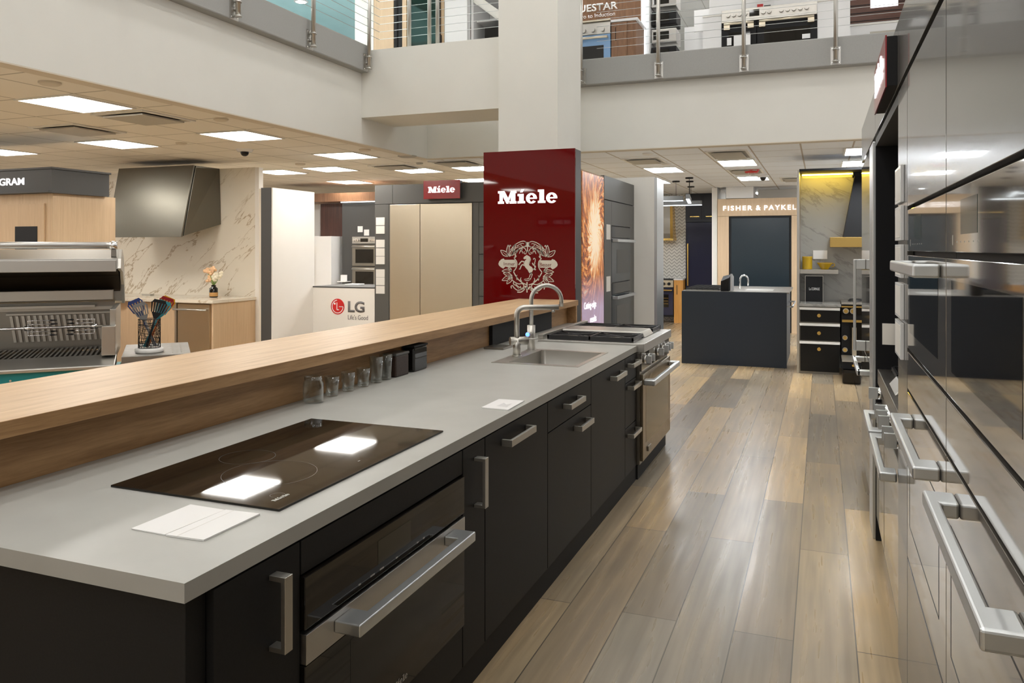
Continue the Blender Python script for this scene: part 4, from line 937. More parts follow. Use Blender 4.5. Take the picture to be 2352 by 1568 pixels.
fstroke(lw, ar, 0.010); fstroke(lw, [(0.085, 0.0), (0.022, 0.0)], 0.010); fstroke(lw, [(-0.010, 0.055), (-0.010, -0.042), (0.022, -0.042)], 0.011)
lw.cyl((cx-0.045, yy, cz+0.038), (cx-0.045, yy-0.0006, cz+0.038), 0.014, 16)
obj('logo_face', lw, 'white_letter', t)
obj('lettering', text_mb('LG', (-5.845, YF+0.0015, 0.728), (1,0,0), (0,0,1), 0.255, 0.150, 0.002, 0.035), 'grey_letter', t)
obj('lettering', text_mb("Life's Good", (-5.845, YF+0.0015, 0.634), (1,0,0), (0,0,1), 0.305, 0.062, 0.002), 'grey_letter', t)
# things behind the counter (y around 12)
t = thing('white_tall_cabinet', 'white cupboard with a long bronze pull, seen over the logo counter', 'cabinet', (-8.3, 11.8, 0))
obj('cabinet_body', B(-8.95, -8.02, 11.82, 12.4, 0.0, 1.79), 'white_gloss', t, bev=0.003)
obj('handle', MB().box(-8.41, -8.37, 11.765, 11.815, 0.82, 1.64).box(-8.53, -8.49, 11.765, 11.815, 0.82, 1.64), 'champagne', t)
tag(obj('white_wall_panel', B(-9.6, -8.82, 12.62, 12.7, 0.0, 2.40), 'white_gloss'), 'bright white panel behind the white cupboard', 'panel')
tag(obj('rosewood_column', B(-8.66, -8.19, 12.42, 12.58, 0.0, 2.40), 'rosewood'), 'glossy red brown wooden column behind the white cupboard', 'column')
tag(obj('walnut_soffit', B(-9.3, -6.6, 12.0, 12.58, 2.41, 2.56), 'walnut'), 'walnut soffit board above the far dark ovens', 'soffit')
tag(obj('light_strip', B(-7.93, -6.6, 11.98, 12.01, 2.385, 2.40), 'led'), 'thin cool light line under the walnut soffit', 'light strip')
t = thing('wall_oven_unit', 'dark unit with two built in ovens far behind the logo counter', 'oven', (-7.4, 12.2, 0))
obj('cabinet_body', B(-7.925, -6.6, 12.02, 12.5, 0.0, 2.375), 'grey_edge', t)
obj('control_panel', B(-7.70, -7.20, 11.99, 12.018, 1.66, 1.78), 'steel', t)
kn = MB()
for x in (-7.66, -7.61, -7.58, -7.33, -7.28, -7.24): kn.cyl((x, 11.989, 1.72), (x, 11.96, 1.72), 0.022, 12)
obj('knob', kn, 'chrome', t); obj('display', B(-7.53, -7.38, 11.986, 11.9895, 1.69, 1.75), 'glass_black', t)
for z0, z1 in ((1.27, 1.65), (0.82, 1.26)):
    d = obj('oven_door', B(-7.70, -7.20, 11.99, 12.018, z0, z1-0.01), 'steel_dark', t); obj('window', B(-7.63, -7.27, 11.985, 11.989, z0+0.05, z1-0.09), 'glass_black', d)
    obj('handle', MB().cyl((-7.68, 11.95, z1-0.045), (-7.22, 11.95, z1-0.045), 0.012, 10).box(-7.68, -7.66, 11.95, 11.989, z1-0.055, z1-0.035).box(-7.24, -7.22, 11.95, 11.989, z1-0.055, z1-0.035), 'steel_x', d)
for x, z, l in ((-7.60, 1.86, 'white card left of its twin above the far dark ovens'), (-7.47, 1.80, 'white card right of its twin above the far dark ovens')):
    tag(obj('label_card', B(x, x+0.10, 12.008, 12.018, z, z+0.105), 'white_gloss'), l, 'label')
t = thing('side_shelf', 'small white ledge with a card beside the far dark ovens', 'shelf', (-7.85, 11.9, 0.95))
obj('shelf_board', B(-7.92, -7.74, 11.85, 12.018, 0.985, 1.0), 'white_gloss', t)
tag(obj('label_card', B(-7.90, -7.77, 11.93, 11.94, 1.0005, 1.11), 'white_gloss'), 'white card standing on the small ledge beside the ovens', 'label')
tag(obj('white_tray', B(-6.13, -5.93, YF+0.35, YF+0.55, 1.0665, 1.085), 'white_gloss', bev=0.005), 'flat white box lying on the dark counter behind the logo', 'box')
t = thing('bench_frame', 'white metal table frame beneath the far ovens', 'table', (-7.3, 11.5, 0))
obj('table_top', B(-7.62, -6.8, 11.5, 11.9, 0.90, 0.93), 'white_gloss', t); obj('leg', B(-7.62, -7.59, 11.5, 11.53, 0.0, 0.899), 'white_gloss', t); obj('leg', B(-6.83, -6.8, 11.5, 11.53, 0.0, 0.899), 'white_gloss', t)
t = thing('orchid', 'white orchid half hidden behind the anthracite strip', 'plant', (-5.60, 9.6, 1.066))
obj('pot', MB().lathe((-5.60, 9.55, 1.0665), [(0.001,0),(0.035,0),(0.045,0.09),(0.04,0.09),(0.03,0.01),(0.001,0.01)], 16), 'white_gloss', t)
obj('stem', MB().tube([(-5.60, 9.55, 1.08), (-5.60, 9.55, 1.30), (-5.57, 9.55, 1.42)], 0.004, 6), 'leafg', t)
fl = MB()
for a, b in ((1.43, -5.575), (1.38, -5.59), (1.34, -5.565)): fl.sphere((b, 9.54, a), 0.026, 1, 0.4, 0.8, 8)
obj('flower', fl, 'white_gloss', t)
lf = MB(); lf.sphere((-5.57, 9.55, 1.17), 0.045, 1.0, 0.4, 0.7, 8); obj('leaf', lf, 'leafg', t)
# walnut end seen behind everything
tag(obj('distant_wall', B(-15.9, -9.31, 16.0, 16.1, 0.0, 2.74), 'beige_plain'), 'plain beige wall far behind the kitchen displays', 'wall')

# ================================================================= MARBLE KITCHEN AT LEFT
tag(obj('marble_slab', B(-10.0, -7.085, 8.67, 8.72, 0.0, 2.665), 'marble_gold'), 'tall cream marble slab with brown veins behind the olive hood', 'wall slab')
tag(obj('slab_edge', B(-7.084, -7.02, 8.665, 8.75, 0.0, 2.66), 'white_panel'), 'narrow cream edge strip at the right of the marble slab', 'trim')
t = thing('kitchen_counter', 'pale maple base cabinets with a marble worktop under the olive hood', 'cabinet', (-8.3, 8.2, 0))
obj('cabinet_body', B(-9.5, -7.10, 7.92, 8.66, 0.0, 0.885), 'maple', t)
obj('worktop', B(-9.55, -7.06, 7.84, 8.668, 0.886, 0.925), 'marble_gold', t, bev=0.002)
obj('side_panel', B(-7.098, -7.075, 7.87, 8.66, 0.0, 0.884), 'maple', t)
obj('door', B(-8.55, -8.15, 7.895, 7.918, 0.05, 0.875), 'maple', t, bev=0.001); obj('door', B(-8.145, -7.715, 7.895, 7.918, 0.05, 0.875), 'maple', t, bev=0.001)
obj('divider', B(-7.705, -7.675, 7.88, 7.918, 0.0, 0.875), 'steel_x', t)
t = thing('dishwasher', 'champagne steel dishwasher built into the pale maple cabinets', 'dishwasher', (-7.4, 7.9, 0))
obj('door', B(-7.66, -7.15, 7.885, 7.918, 0.06, 0.865), 'champagne', t, bev=0.003)
obj('handle', MB().cyl((-7.69, 7.835, 0.80), (-7.15, 7.835, 0.80), 0.012, 12).box(-7.65, -7.63, 7.835, 7.8845, 0.793, 0.807).box(-7.20, -7.18, 7.835, 7.8845, 0.793, 0.807), 'steel_x', t)
HOODPTS = [(-8.955, 8.00, 1.735), (-7.672, 8.00, 1.735), (-7.655, 8.665, 1.905), (-8.955, 8.665, 1.905), (-8.905, 8.15, 2.655), (-7.607, 8.15, 2.655), (-7.68, 8.665, 2.667), (-8.9, 8.665, 2.667)]
t = thing('range_hood', 'large olive grey slanted range hood hanging on the marble slab', 'range hood', (-8.3, 8.4, 1.7))
# front face leans outwards to the bottom
obj('hood_body', MB().hexa(HOODPTS), 'hood_metal', t, bev=0.004)
obj('front_panel', MB().hexa([(-8.965, 7.965, 1.722), (-7.68, 7.965, 1.722), (-7.68, 7.99, 1.722), (-8.965, 7.99, 1.722), (-8.915, 8.115, 2.66), (-7.615, 8.115, 2.66), (-7.615, 8.14, 2.66), (-8.915, 8.14, 2.66)]), 'hood_metal', t, bev=0.003)
t = thing('flower_vase', 'dark jar with a small peach and cream bouquet on the marble worktop', 'vase', (-7.50, 8.35, 0.926))
obj('jar', MB().lathe((-7.50, 8.35, 0.926), [(0.001,0),(0.052,0),(0.054,0.01),(0.054,0.12),(0.03,0.14),(0.03,0.165),(0.001,0.165)], 20), 'glass_black', t)
obj('paper_label', MB().lathe((-7.50, 8.35, 0.926), [(0.0545,0.015),(0.0548,0.016),(0.0548,0.065),(0.0545,0.066)], 20), 'amber', t)
st = MB(); fl1 = MB(); fl2 = MB()
for i in range(9):
    a = i*0.75; rx, rz = 0.11*math.cos(a)*random.uniform(.4, 1), random.uniform(0.24, 0.38)
    st.tube([(-7.50, 8.35, 1.08), (-7.50+rx*0.5, 8.35, 1.13), (-7.50+rx, 8.33+0.03*math.sin(a), 0.926+rz)], 0.004, 5)
    for k in range(7):
        dv = (random.uniform(-.035, .035), random.uniform(-.02, .02), random.uniform(-.035, .035))
        (fl1 if rx < 0.02 else fl2).sphere((-7.50+rx+dv[0], 8.33+dv[1], 0.926+rz+dv[2]), 0.02, 1.3, 0.7, 1.0, 7)
obj('stem', st, 'leafg', t); obj('flower', fl1, 'petal', t); obj('flower', fl2, 'petal2', t)
tag(obj('remote_box', B(-8.75, -8.60, 8.35, 8.42, 0.9255, 0.945), 'vent_in'), 'small grey object lying on the marble worktop under the hood', 'box')
# monogram tower at far left
t = thing('kitchen_display_tower', 'pale maple display tower with a dark header, partly beyond the left edge', 'display', (-8.0, 6.2, 0))
obj('tower_body', B(-9.6, -7.30, 5.83, 6.60, 0.0, 2.135), 'maple', t)
obj('front_door', B(-8.6, -7.40, 5.812, 5.828, 0.1, 2.035), 'maple', t, bev=0.001)
obj('built_in_screen', B(-7.815, -7.395-0.10, 5.806, 5.8115, 1.40, 1.80), 'black', t)
obj('header', B(-9.6, -7.235, 5.765, 6.46, 2.136, 2.375), 'grey_edge', t); obj('header_cap', B(-9.6, -7.215, 5.75, 6.47, 2.3755, 2.395), 'grey_edge', t)
obj('header_base', B(-9.6, -7.235, 5.73, 5.764, 2.137, 2.155), 'grey_edge', t)
obj('lettering', text_mb('MONOGRAM', (-8.42, 5.7635, 2.225), (1,0,0), (0,0,1), 0.80, 0.075, 0.004, 0.02), 'sign_text', t)

# ================================================================= GRILL (turned 45 degrees)
g = thing('gas_grill', 'big open stainless outdoor grill with raised lid and rotisserie spit', 'grill', (-3.94, 3.56, 0), PI/4)
L_ = dict(local=True)
obj('cart_body', B(-1.22, 0.0, -0.085, 0.74, 0.0, 0.798), 'teal', g, **L_, label='teal lower cabinet')
obj('screw_head', MB().cyl((-0.52, -0.101, 0.83), (-0.52, -0.107, 0.83), 0.006, 10), 'chrome', g, **L_)
obj('front_apron', B(-1.23, -0.003, -0.10, 0.10, 0.799, 0.868), 'teal', g, **L_)
obj('front_rail', MB().hexa([(-1.25, -0.12, 0.870), (0.005, -0.12, 0.870), (0.005, 0.11, 0.870), (-1.25, 0.11, 0.870), (-1.25, -0.12, 0.892), (0.005, -0.12, 0.892), (0.005, 0.11, 0.928), (-1.25, 0.11, 0.928)]), 'steel_x', g, bev=0.006, **L_)
obj('firebox_floor', B(-1.2, -0.06, 0.112, 0.66, 0.80, 0.895), 'steel_dark', g, **L_)
gr = MB()
for k in range(3):
    xa = -0.40*(k+1)+0.34; xb = xa-0.385
    gr.box(xb, xa, 0.12, 0.135, 0.905, 0.922); gr.box(xb, xa, 0.635, 0.65, 0.905, 0.922); gr.box(xb, xb+0.012, 0.136, 0.634, 0.905, 0.922); gr.box(xa-0.012, xa, 0.136, 0.634, 0.905, 0.922)
    nb = 14
    for i in range(1, nb):
        x = xb+(xa-xb)*i/nb; gr.box(x-0.006, x+0.006, 0.136, 0.634, 0.907, 0.924)
obj('cooking_grate', gr, 'steel_dark', g, **L_)
obj('side_wall', B(-0.035, -0.003, 0.13, 0.74, 0.896, 1.20), 'steel_x', g, bev=0.002, **L_); obj('side_wall', B(-1.22, -1.19, 0.13, 0.74, 0.896, 1.20), 'steel_x', g, bev=0.002, **L_)
obj('spit_bracket', B(-0.075, 0.0, 0.03, 0.125, 0.930, 1.105), 'steel_x', g, bev=0.003, **L_); obj('spit_bracket', B(-1.25, -1.175, 0.03, 0.125, 0.930, 1.105), 'steel_x', g, bev=0.003, **L_)
bw = MB(); bw.box(-1.189, -0.036, 0.69, 0.72, 0.896, 1.215)
obj('back_wall', bw, 'steel_dark', g, **L_)
sl = MB()
for i in range(17):
    x = -0.07-i*0.033
    sl.hexa([(x-0.020, 0.668, 0.965), (x-0.004, 0.668, 0.965), (x-0.004, 0.689, 0.965), (x-0.020, 0.689, 0.965), (x-0.045, 0.668, 1.135), (x-0.029, 0.668, 1.135), (x-0.029, 0.689, 1.135), (x-0.045, 0.689, 1.135)])
sl.box(-0.66, -0.04, 0.660, 0.667, 1.140, 1.150)
obj('infrared_burner', sl, 'steel_x', g, **L_)
sb = MB(); sb.box(-1.189, -0.036, 0.66, 0.689, 1.165, 1.185); sb.box(-1.189, -0.15, 0.60, 0.64, 1.185, 1.20)
obj('burner_rail', sb, 'steel_x', g, **L_)
obj('warming_shelf', B(-1.188, -0.04, 0.58, 0.655, 1.232, 1.300), 'steel_x', g, bev=0.004, **L_)
# lid, a curved sheet open at the front
prof = [(0.155, 1.450), (0.160, 1.500), (0.20, 1.508), (0.31, 1.566), (0.42, 1.560), (0.55, 1.52), (0.66, 1.44), (0.73, 1.33), (0.755, 1.20)]
lid = MB()
outer = prof; inner = [(0.175, 1.452), (0.185, 1.487), (0.30, 1.545), (0.42, 1.543), (0.54, 1.503), (0.645, 1.428), (0.712, 1.325), (0.735, 1.215)]
poly = outer + inner[::-1]
for i in range(len(outer)-2):
    a, b = outer[i+1], outer[i+2]; c_, d_ = inner[min(i+1, len(inner)-1)], inner[min(i, len(inner)-1)]
    lid.prism([a, b, c_, d_], (-1.24, 0, 0), (0, 1, 0), (0, 0, 1), (1.245, 0, 0))
lid.prism([(0.155, 1.445), (0.160, 1.508), (0.20, 1.508), (0.185, 1.487), (0.175, 1.445)], (-1.24, 0, 0), (0, 1, 0), (0, 0, 1), (1.245, 0, 0))
obj('lid', lid, 'steel_x', g, **L_)
lip = [(0.16, 1.449), (0.20, 1.508), (0.31, 1.566), (0.42, 1.560), (0.55, 1.52), (0.66, 1.44), (0.73, 1.33), (0.755, 1.20), (0.70, 1.20), (0.62, 1.33), (0.45, 1.42), (0.25, 1.435)]
for xa in (0.0055, -1.262): obj('lid_side', MB().prism(lip, (xa, 0, 0), (0, 1, 0), (0, 0, 1), (0.018, 0, 0)), 'steel_x', g, **L_)
obj('inner_liner', MB().prism([(0.19, 1.435), (0.40, 1.425), (0.56, 1.39), (0.66, 1.30), (0.66, 1.285), (0.69, 1.285), (0.69, 1.34), (0.60, 1.44), (0.42, 1.50), (0.30, 1.50), (0.195, 1.45)], (-1.235, 0, 0), (0, 1, 0), (0, 0, 1), (1.232, 0, 0)), mat('dark_lid_interior', (0.06, 0.045, 0.03), 0.5, 0.6), g, **L_)
obj('lid_lip', B(-1.238, -0.002, 0.135, 0.150, 1.430, 1.500), 'steel', g, bev=0.002, **L_)
obj('lid_handle', MB().cyl((-1.20, 0.235, 1.590), (-0.03, 0.235, 1.590), 0.021, 28), 'steel', g, label='knurled tubular lid handle', **L_)
for x in (-1.22, -0.035):
    e = obj('handle_end', MB().cyl((x-0.006, 0.235, 1.590), (x+0.036, 0.235, 1.590), 0.027, 28), 'chrome', g, **L_)
    obj('handle_arm', B(x+0.002, x+0.030, 0.215, 0.255, 1.520, 1.566), 'steel_dark', g, **L_)
sp_ = MB().cyl((-1.18, 0.30, 1.085), (-0.0765, 0.30, 1.085), 0.0075, 12)
obj('spit_rod', sp_, 'chrome', g, **L_)
def fork(xc, s):
    f = MB(); f.cyl((xc-0.018, 0.30, 1.085), (xc+0.018, 0.30, 1.085), 0.015, 16)
    for dy, dz in ((0, 0.045), (0.03, 0.02), (0, -0.045), (0.03, -0.025)):
        f.tube([(xc, 0.30, 1.085), (xc, 0.30+dy, 1.085+dz), (xc+s*0.02, 0.30+dy, 1.085+dz), (xc+s*0.13, 0.30+dy, 1.085+dz)], 0.0028, 6)
    o = obj('spit_fork', f, 'chrome', g, **L_)
    for dy, dz in ((0, 0.045), (0.03, 0.02), (0, -0.045), (0.03, -0.025)):
        obj('fork_tip', MB().cyl((xc+s*0.12, 0.30+dy, 1.085+dz), (xc+s*0.155, 0.30+dy, 1.085+dz), 0.006, 8, 0.002), 'black_matte', o, **L_)
fork(-0.13, -1); fork(-0.49, 1)
s = thing('grill_side_shelf', 'slotted stainless side shelf at the right of the open grill', 'shelf', (-3.94, 3.56, 0), PI/4)
obj('shelf_box', B(0.035, 0.42, -0.03, 0.62, 0.78, 0.925), 'shelf_steel', s, bev=0.003, **L_)
sl = MB()
for i in range(6): sl.box(0.115+i*0.05, 0.120+i*0.05, 0.06, 0.56, 0.9251, 0.9262)
obj('slot', sl, 'steel_dark', s, **L_)
obj('support_cabinet', B(0.035, 0.42, 0.0, 0.60, 0.0, 0.775), 'steel_dark', s, **L_)
hx_, hy_ = -3.94+.7071*(0.185-0.14), 3.56+.7071*(0.185+0.14)
h = thing('utensil_holder', 'black wire holder on a round marble foot standing on the side shelf', 'utensil holder', (hx_, hy_, 0.926))
obj('foot', MB().lathe((0,0,0), [(0.001,0.0005),(0.080,0.0005),(0.083,0.006),(0.083,0.022),(0.078,0.026),(0.001,0.026)], 32), 'marble_round', h, **L_)
wr = MB(); R1 = 0.064
for z in (0.03, 0.06, 0.17, 0.205): wr.tube([(R1*math.cos(2*PI*i/24), R1*math.sin(2*PI*i/24), z) for i in range(25)], 0.0022, 6, cap=False)
random.seed(3)
for i in range(60):
    a = random.uniform(0, 2*PI); z = 0.03; pts = []
    for k in range(5):
        pts.append((R1*math.cos(a), R1*math.sin(a), z)); a += random.uniform(-0.35, 0.35); z += 0.175/4
    wr.tube(pts, 0.0011, 4, cap=False)
for i in range(26):
    z = 0.035+0.165*i/26; a0 = random.uniform(0, 6.28)
    wr.tube([(R1*math.cos(a0+j*0.3), R1*math.sin(a0+j*0.3), z+random.uniform(-.006, .006)) for j in range(12)], 0.0009, 4, cap=False)
obj('wire_basket', wr, 'black_matte', h, **L_)
def turner(base, tip, roll, m, label, hm=None, sc=1.0):
    e_, n_ = Vector((0.7, 0.714, 0)), Vector((0.7, -0.714, 0))
    base, tip = [e_*p[0]+n_*p[1]+Vector((0, 0, p[2])) for p in (base, tip)]; d = (tip-base); L = d.length; d.normalize()
    n = n_ + e_*roll; n = (n-d*n.dot(d)).normalized(); u = n.cross(d)
    t = thing('slotted_turner', label, 'kitchen utensil', (hx_+base.x, hy_+base.y, 0.926+base.z), 0, 'slotted turners in the wire holder')
    o0 = Vector((0,0,0))
    obj('handle', MB().tube([o0, d*(L-0.115*sc)], [0.008, 0.0055], 10), hm or m, t, **L_)
    hd = MB(); w0, w1 = 0.030*sc, 0.044*sc; s0 = L-0.115*sc
    # blade made of bars so the slots are open
    def q(a, b): return tuple(u*a + d*(s0+b*sc))
    def quad(p): hd.prism([(a, s0+b*sc) for a, b in p], (0,0,0), u, d, n*0.003)
    quad([(-0.008, -0.005), (0.008, -0.005), (w0, 0.035), (-w0, 0.035)])
    quad([(-w1*0.97, 0.095), (w1*0.97, 0.095), (w1*0.75, 0.115), (-w1*0.75, 0.115)])
    for i in range(6):
        a0 = -w0+2*w0*i/5.0; a1 = -w1*0.97+2*w1*0.97*i/5.0
        quad([(a0-0.0035, 0.034), (a0+0.0035, 0.034), (a1+0.004, 0.096), (a1-0.004, 0.096)])
    obj('slotted_blade', hd, m, t, **L_); return t
turner((0.035, -0.03, 0.035), (-0.092, -0.03, 0.325), 0.2, 'c_navy', 'navy blue slotted turner, leftmost in the wire holder')
turner((0.03, 0.0, 0.035), (-0.062, 0.0, 0.305), -0.1, 'c_grey', 'grey slotted turner in front of the navy blue one')
turner((-0.03, -0.04, 0.035), (0.118, -0.05, 0.335), 0.2, 'c_yellow', 'yellow slotted turner at the back right, mostly hidden')
turner((-0.01, -0.02, 0.035), (0.108, -0.03, 0.335), 0.15, 'c_red', 'dark red slotted turner on the right with an orange handle', 'c_orange')
turner((-0.03, 0.01, 0.035), (0.093, 0.0, 0.315), -0.1, 'c_teal', 'teal slotted turner behind the black one')
turner((-0.015, 0.035, 0.035), (0.062, 0.035, 0.325), 0.1, 'black_matte', 'black slotted turner in front at the right')

# ================================================================= FAR ISLAND
t = thing('cooking_island', 'dark blue grey island block standing alone in the far aisle', 'island', (-1.1, 12.0, 0))
obj('island_body', B(-1.775, -0.44, 11.02, 12.65, 0.0, 0.975), 'bluegrey', t)
obj('front_panel', B(-1.79, -0.425, 11.0, 11.019, 0.0, 0.990), 'bluegrey', t, bev=0.001)
obj('worktop', B(-1.785, -0.40, 11.021, 12.66, 0.976, 0.995), 'steel_dark', t)
tag(obj('towel_rail', MB().cyl((-0.36, 11.15, 0.80), (-0.36, 12.3, 0.80), 0.012, 10).box(-0.439, -0.36, 11.15, 11.18, 0.79, 0.81).box(-0.439, -0.36, 12.27, 12.3, 0.79, 0.81), 'alu'), 'bright metal rail on the right side of the far island', 'rail')
def grate2(x0, x1, y0, y1, z, nx, ny):
    g = MB()
    for i in range(nx+1): x = x0+(x1-x0)*i/nx; g.box(x-0.006, x+0.006, y0, y1, z, z+0.018)
    for i in range(ny+1): y = y0+(y1-y0)*i/ny; g.box(x0, x1, y-0.006, y+0.006, z+0.002, z+0.022)
    return g
t = thing('gas_hob', 'gas hob with black cast grates on the left of the far island', 'hob', (-1.5, 11.5, 0.996))
obj('hob_tray', B(-1.76, -1.30, 11.12, 12.2, 0.9955, 1.003), 'steel_dark', t)
obj('grate', grate2(-1.75, -1.31, 11.14, 12.18, 1.005, 6, 8), 'rubber', t)
t = thing('knife_block', 'black knife block full of steel handled knives on the far island', 'knife block', (-1.2, 11.15, 0.996))
obj('block', MB().hexa([(-1.28, 11.08, 0.9955), (-1.17, 11.08, 0.9955), (-1.17, 11.30, 0.9955), (-1.28, 11.30, 0.9955), (-1.27, 11.02, 1.13), (-1.16, 11.02, 1.18), (-1.16, 11.30, 1.22), (-1.27, 11.30, 1.19)]), 'black_matte', t, bev=0.004)
kn = MB()
for i in range(5):
    kn.box(-1.15, -1.125, 11.08+i*0.045, 11.10+i*0.045, 1.00, 1.23-0.01*i)
obj('knife_handle', kn, 'alu', t)
t = thing('tap', 'small white arched tap on the far island', 'tap', (-1.03, 11.8, 0.996))
obj('tap_body', MB().tube([(-1.09, 11.8, 0.9955), (-1.09, 11.8, 1.12)] + [(-1.09+0.055-0.055*math.cos(a), 11.8, 1.12+0.07*math.sin(a)) for a in [PI*i/8 for i in range(1, 9)]] + [(-0.98, 11.8, 1.04)], 0.012, 10), 'chrome', t)
tag(obj('island_sink', B(-0.98, -0.62, 11.3, 11.75, 0.9955, 0.999), 'steel_x'), 'flat steel sink cover on the right of the far island', 'sink')

# ================================================================= OAK SURROUND WITH DARK FRIDGE
YP = 15.6
t = thing('fridge_surround', 'pale maple surround with lit white lettering around the dark fridge', 'display surround', (-1.1, 15.8, 0))
obj('header', B(-1.858, -0.37, YP, YP+0.6, 2.190, 2.520), 'maple', t, bev=0.002); obj('side_post', B(-1.858, -1.648, YP, YP+0.6, 0.0, 2.187), 'maple', t); obj('side_post', B(-0.520, -0.37, YP, YP+0.6, 0.0, 2.187), 'maple', t)
for w_, f0, f1 in (('FISHER', 0.0, 0.408), ('&', 0.457, 0.522), ('PAYKEL', 0.569, 1.0)):
    obj('lettering', text_mb(w_, (-1.753+1.315*f0, YP-0.001, 2.295), (1,0,0), (0,0,1), 1.315*(f1-f0), 0.092, 0.012, 0.018, 1.3), 'sign_text', t)
t = thing('dark_fridge', 'wide dark teal glossy fridge inside the maple surround', 'fridge', (-1.1, 15.7, 0))
obj('fridge_body', B(-1.643, -0.525, YP+0.02, YP+0.55, 0.0, 2.183), 'black_matte', t); obj('door', B(-1.605, -0.560, YP-0.002, YP+0.019, 0.10, 2.150), 'bluedoor', t, bev=0.003)
tag(obj('bulkhead_box', B(-1.70, -1.20, 15.62, 16.2, 2.53, 2.747), 'white_gloss'), 'white box on top of the maple surround', 'bulkhead')
tag(obj('white_post', B(-1.97, -1.87, 15.65, 17.1, 0.0, 2.747), 'trim_white'), 'white post left of the maple surround', 'post')
tag(obj('rear_partition', B(-1.19, 1.5, 16.6, 16.7, 0.0, 2.747), 'trim_white'), 'white partition wall behind the maple surround', 'partition')

# ================================================================= FAR LEFT KITCHEN
YK = 17.2
tag(obj('tiled_wall', B(-4.6, -2.725, YK+0.08, YK+0.16, 0.0, 2.747), 'herring'), 'far wall of white raised chevron tiles', 'tiled wall')
t = thing('range_hood', 'curved steel hood with yellow brass bands on the chevron tiles', 'range hood', (-3.2, 17.0, 1.8))
def flare(x0, x1, x0t, x1t, yf=YK-0.35):
    m_ = MB(); n = 8; pa = []
    for i in range(n+1):
        f = i/n; e = f**0.55; z = 1.79+0.80*f
        pa.append((x0+(x0t-x0)*e, x1+(x1t-x1)*e, yf+0.18*e, z))
    for a, b in zip(pa, pa[1:]):
        m_.hexa([(a[0], a[2], a[3]), (a[1], a[2], a[3]), (a[1], YK+0.078, a[3]), (a[0], YK+0.078, a[3]), (b[0], b[2], b[3]), (b[1], b[2], b[3]), (b[1], YK+0.078, b[3]), (b[0], YK+0.078, b[3])])
    return m_
obj('hood_body', flare(-3.65, -2.985, -3.55, -3.02), 'steel_x', t, smooth=False)
obj('brass_band', flare(-2.984, -2.925, -3.019, -2.965), 'brass', t); obj('brass_band', flare(-3.56, -3.49, -3.50, -3.45, YK-0.362), 'brass', t)
obj('bottom_band', B(-3.66, -2.92, YK-0.37, YK+0.078, 1.745, 1.789), 'brass', t)
t = thing('gas_range', 'far range with a navy oven door and brass rail below the chevron tiles', 'range', (-3.3, 17.0, 0))
obj('range_body', B(-3.80, -2.925, YK-0.30, YK+0.075, 0.12, 0.90), 'black_matte', t)
obj('control_panel', B(-3.80, -2.925, YK-0.33, YK-0.302, 0.755, 0.90), 'champagne', t)
kn = MB()
for x in (-3.36, -3.24, -3.125, -3.01): kn.cyl((x, YK-0.331, 0.825), (x, YK-0.37, 0.825), 0.032, 16)
obj('knob', kn, 'black_matte', t)
d = obj('oven_door', B(-3.80, -2.925, YK-0.33, YK-0.302, 0.16, 0.735), 'navy', t, bev=0.003); obj('window', B(-3.30, -3.02, YK-0.334, YK-0.3305, 0.33, 0.60), 'glass_black', d)
rk = MB()
for z in (0.40, 0.46, 0.52): rk.box(-3.29, -3.03, YK-0.338, YK-0.3345, z, z+0.006)
obj('oven_rack', rk, 'brass', d)
obj('rail', MB().box(-3.62, -2.94, YK-0.40, YK-0.375, 0.68, 0.705).box(-2.97, -2.94, YK-0.375, YK-0.331, 0.68, 0.705), 'brass', d)
obj('grate', grate2(-3.6, -2.95, YK-0.28, YK+0.03, 0.905, 6, 3), 'rubber', t)
t = thing('base_cabinet', 'honey coloured wooden base cabinet between far range and navy fridge', 'cabinet', (-2.8, 17.0, 0))
obj('cabinet_body', B(-2.915, -2.725, YK-0.29, YK+0.075, 0.0, 0.905), 'orange_wood', t); obj('worktop', B(-2.92, -2.725, YK-0.31, YK+0.078, 0.906, 0.935), 'white_gloss', t); obj('handle', B(-2.855, -2.845, YK-0.31, YK-0.291, 0.60, 0.80), 'black_matte', t)
t = thing('tall_fridge', 'glossy navy fridge with a long brass pull in the far kitchen', 'fridge', (-2.4, 17.2, 0))
obj('door', B(-2.705, -2.06, YK-0.02, YK+0.03, 0.10, 2.130), 'navy', t, bev=0.004); obj('fridge_body', B(-2.715, -2.05, YK+0.031, YK+0.6, 0.0, 2.14), 'black_matte', t)
obj('handle', MB().box(-2.675, -2.645, YK-0.075, YK-0.055, 0.78, 1.68).box(-2.67, -2.65, YK-0.055, YK-0.0205, 0.80, 0.83).box(-2.67, -2.65, YK-0.055, YK-0.0205, 1.63, 1.66), 'brass', t)
t = thing('wall_cabinet', 'dark navy cupboards with thin brass pulls above the navy fridge', 'cabinet', (-2.4, 17.2, 2.15))
obj('cabinet_body', B(-2.72, -2.05, YK+0.012, YK+0.6, 2.142, 2.747), 'navy_matte', t)
for x0, x1, h0, h1 in ((-2.66, -2.385, -2.62, -2.42), (-2.33, -2.06, -2.29, -2.09)):
    d = obj('door', B(x0, x1, YK-0.012, YK+0.011, 2.20, 2.73), 'navy_matte', t, bev=0.002); obj('handle', B(h0, h1, YK-0.035, YK-0.0125, 2.245, 2.262), 'brass', d)
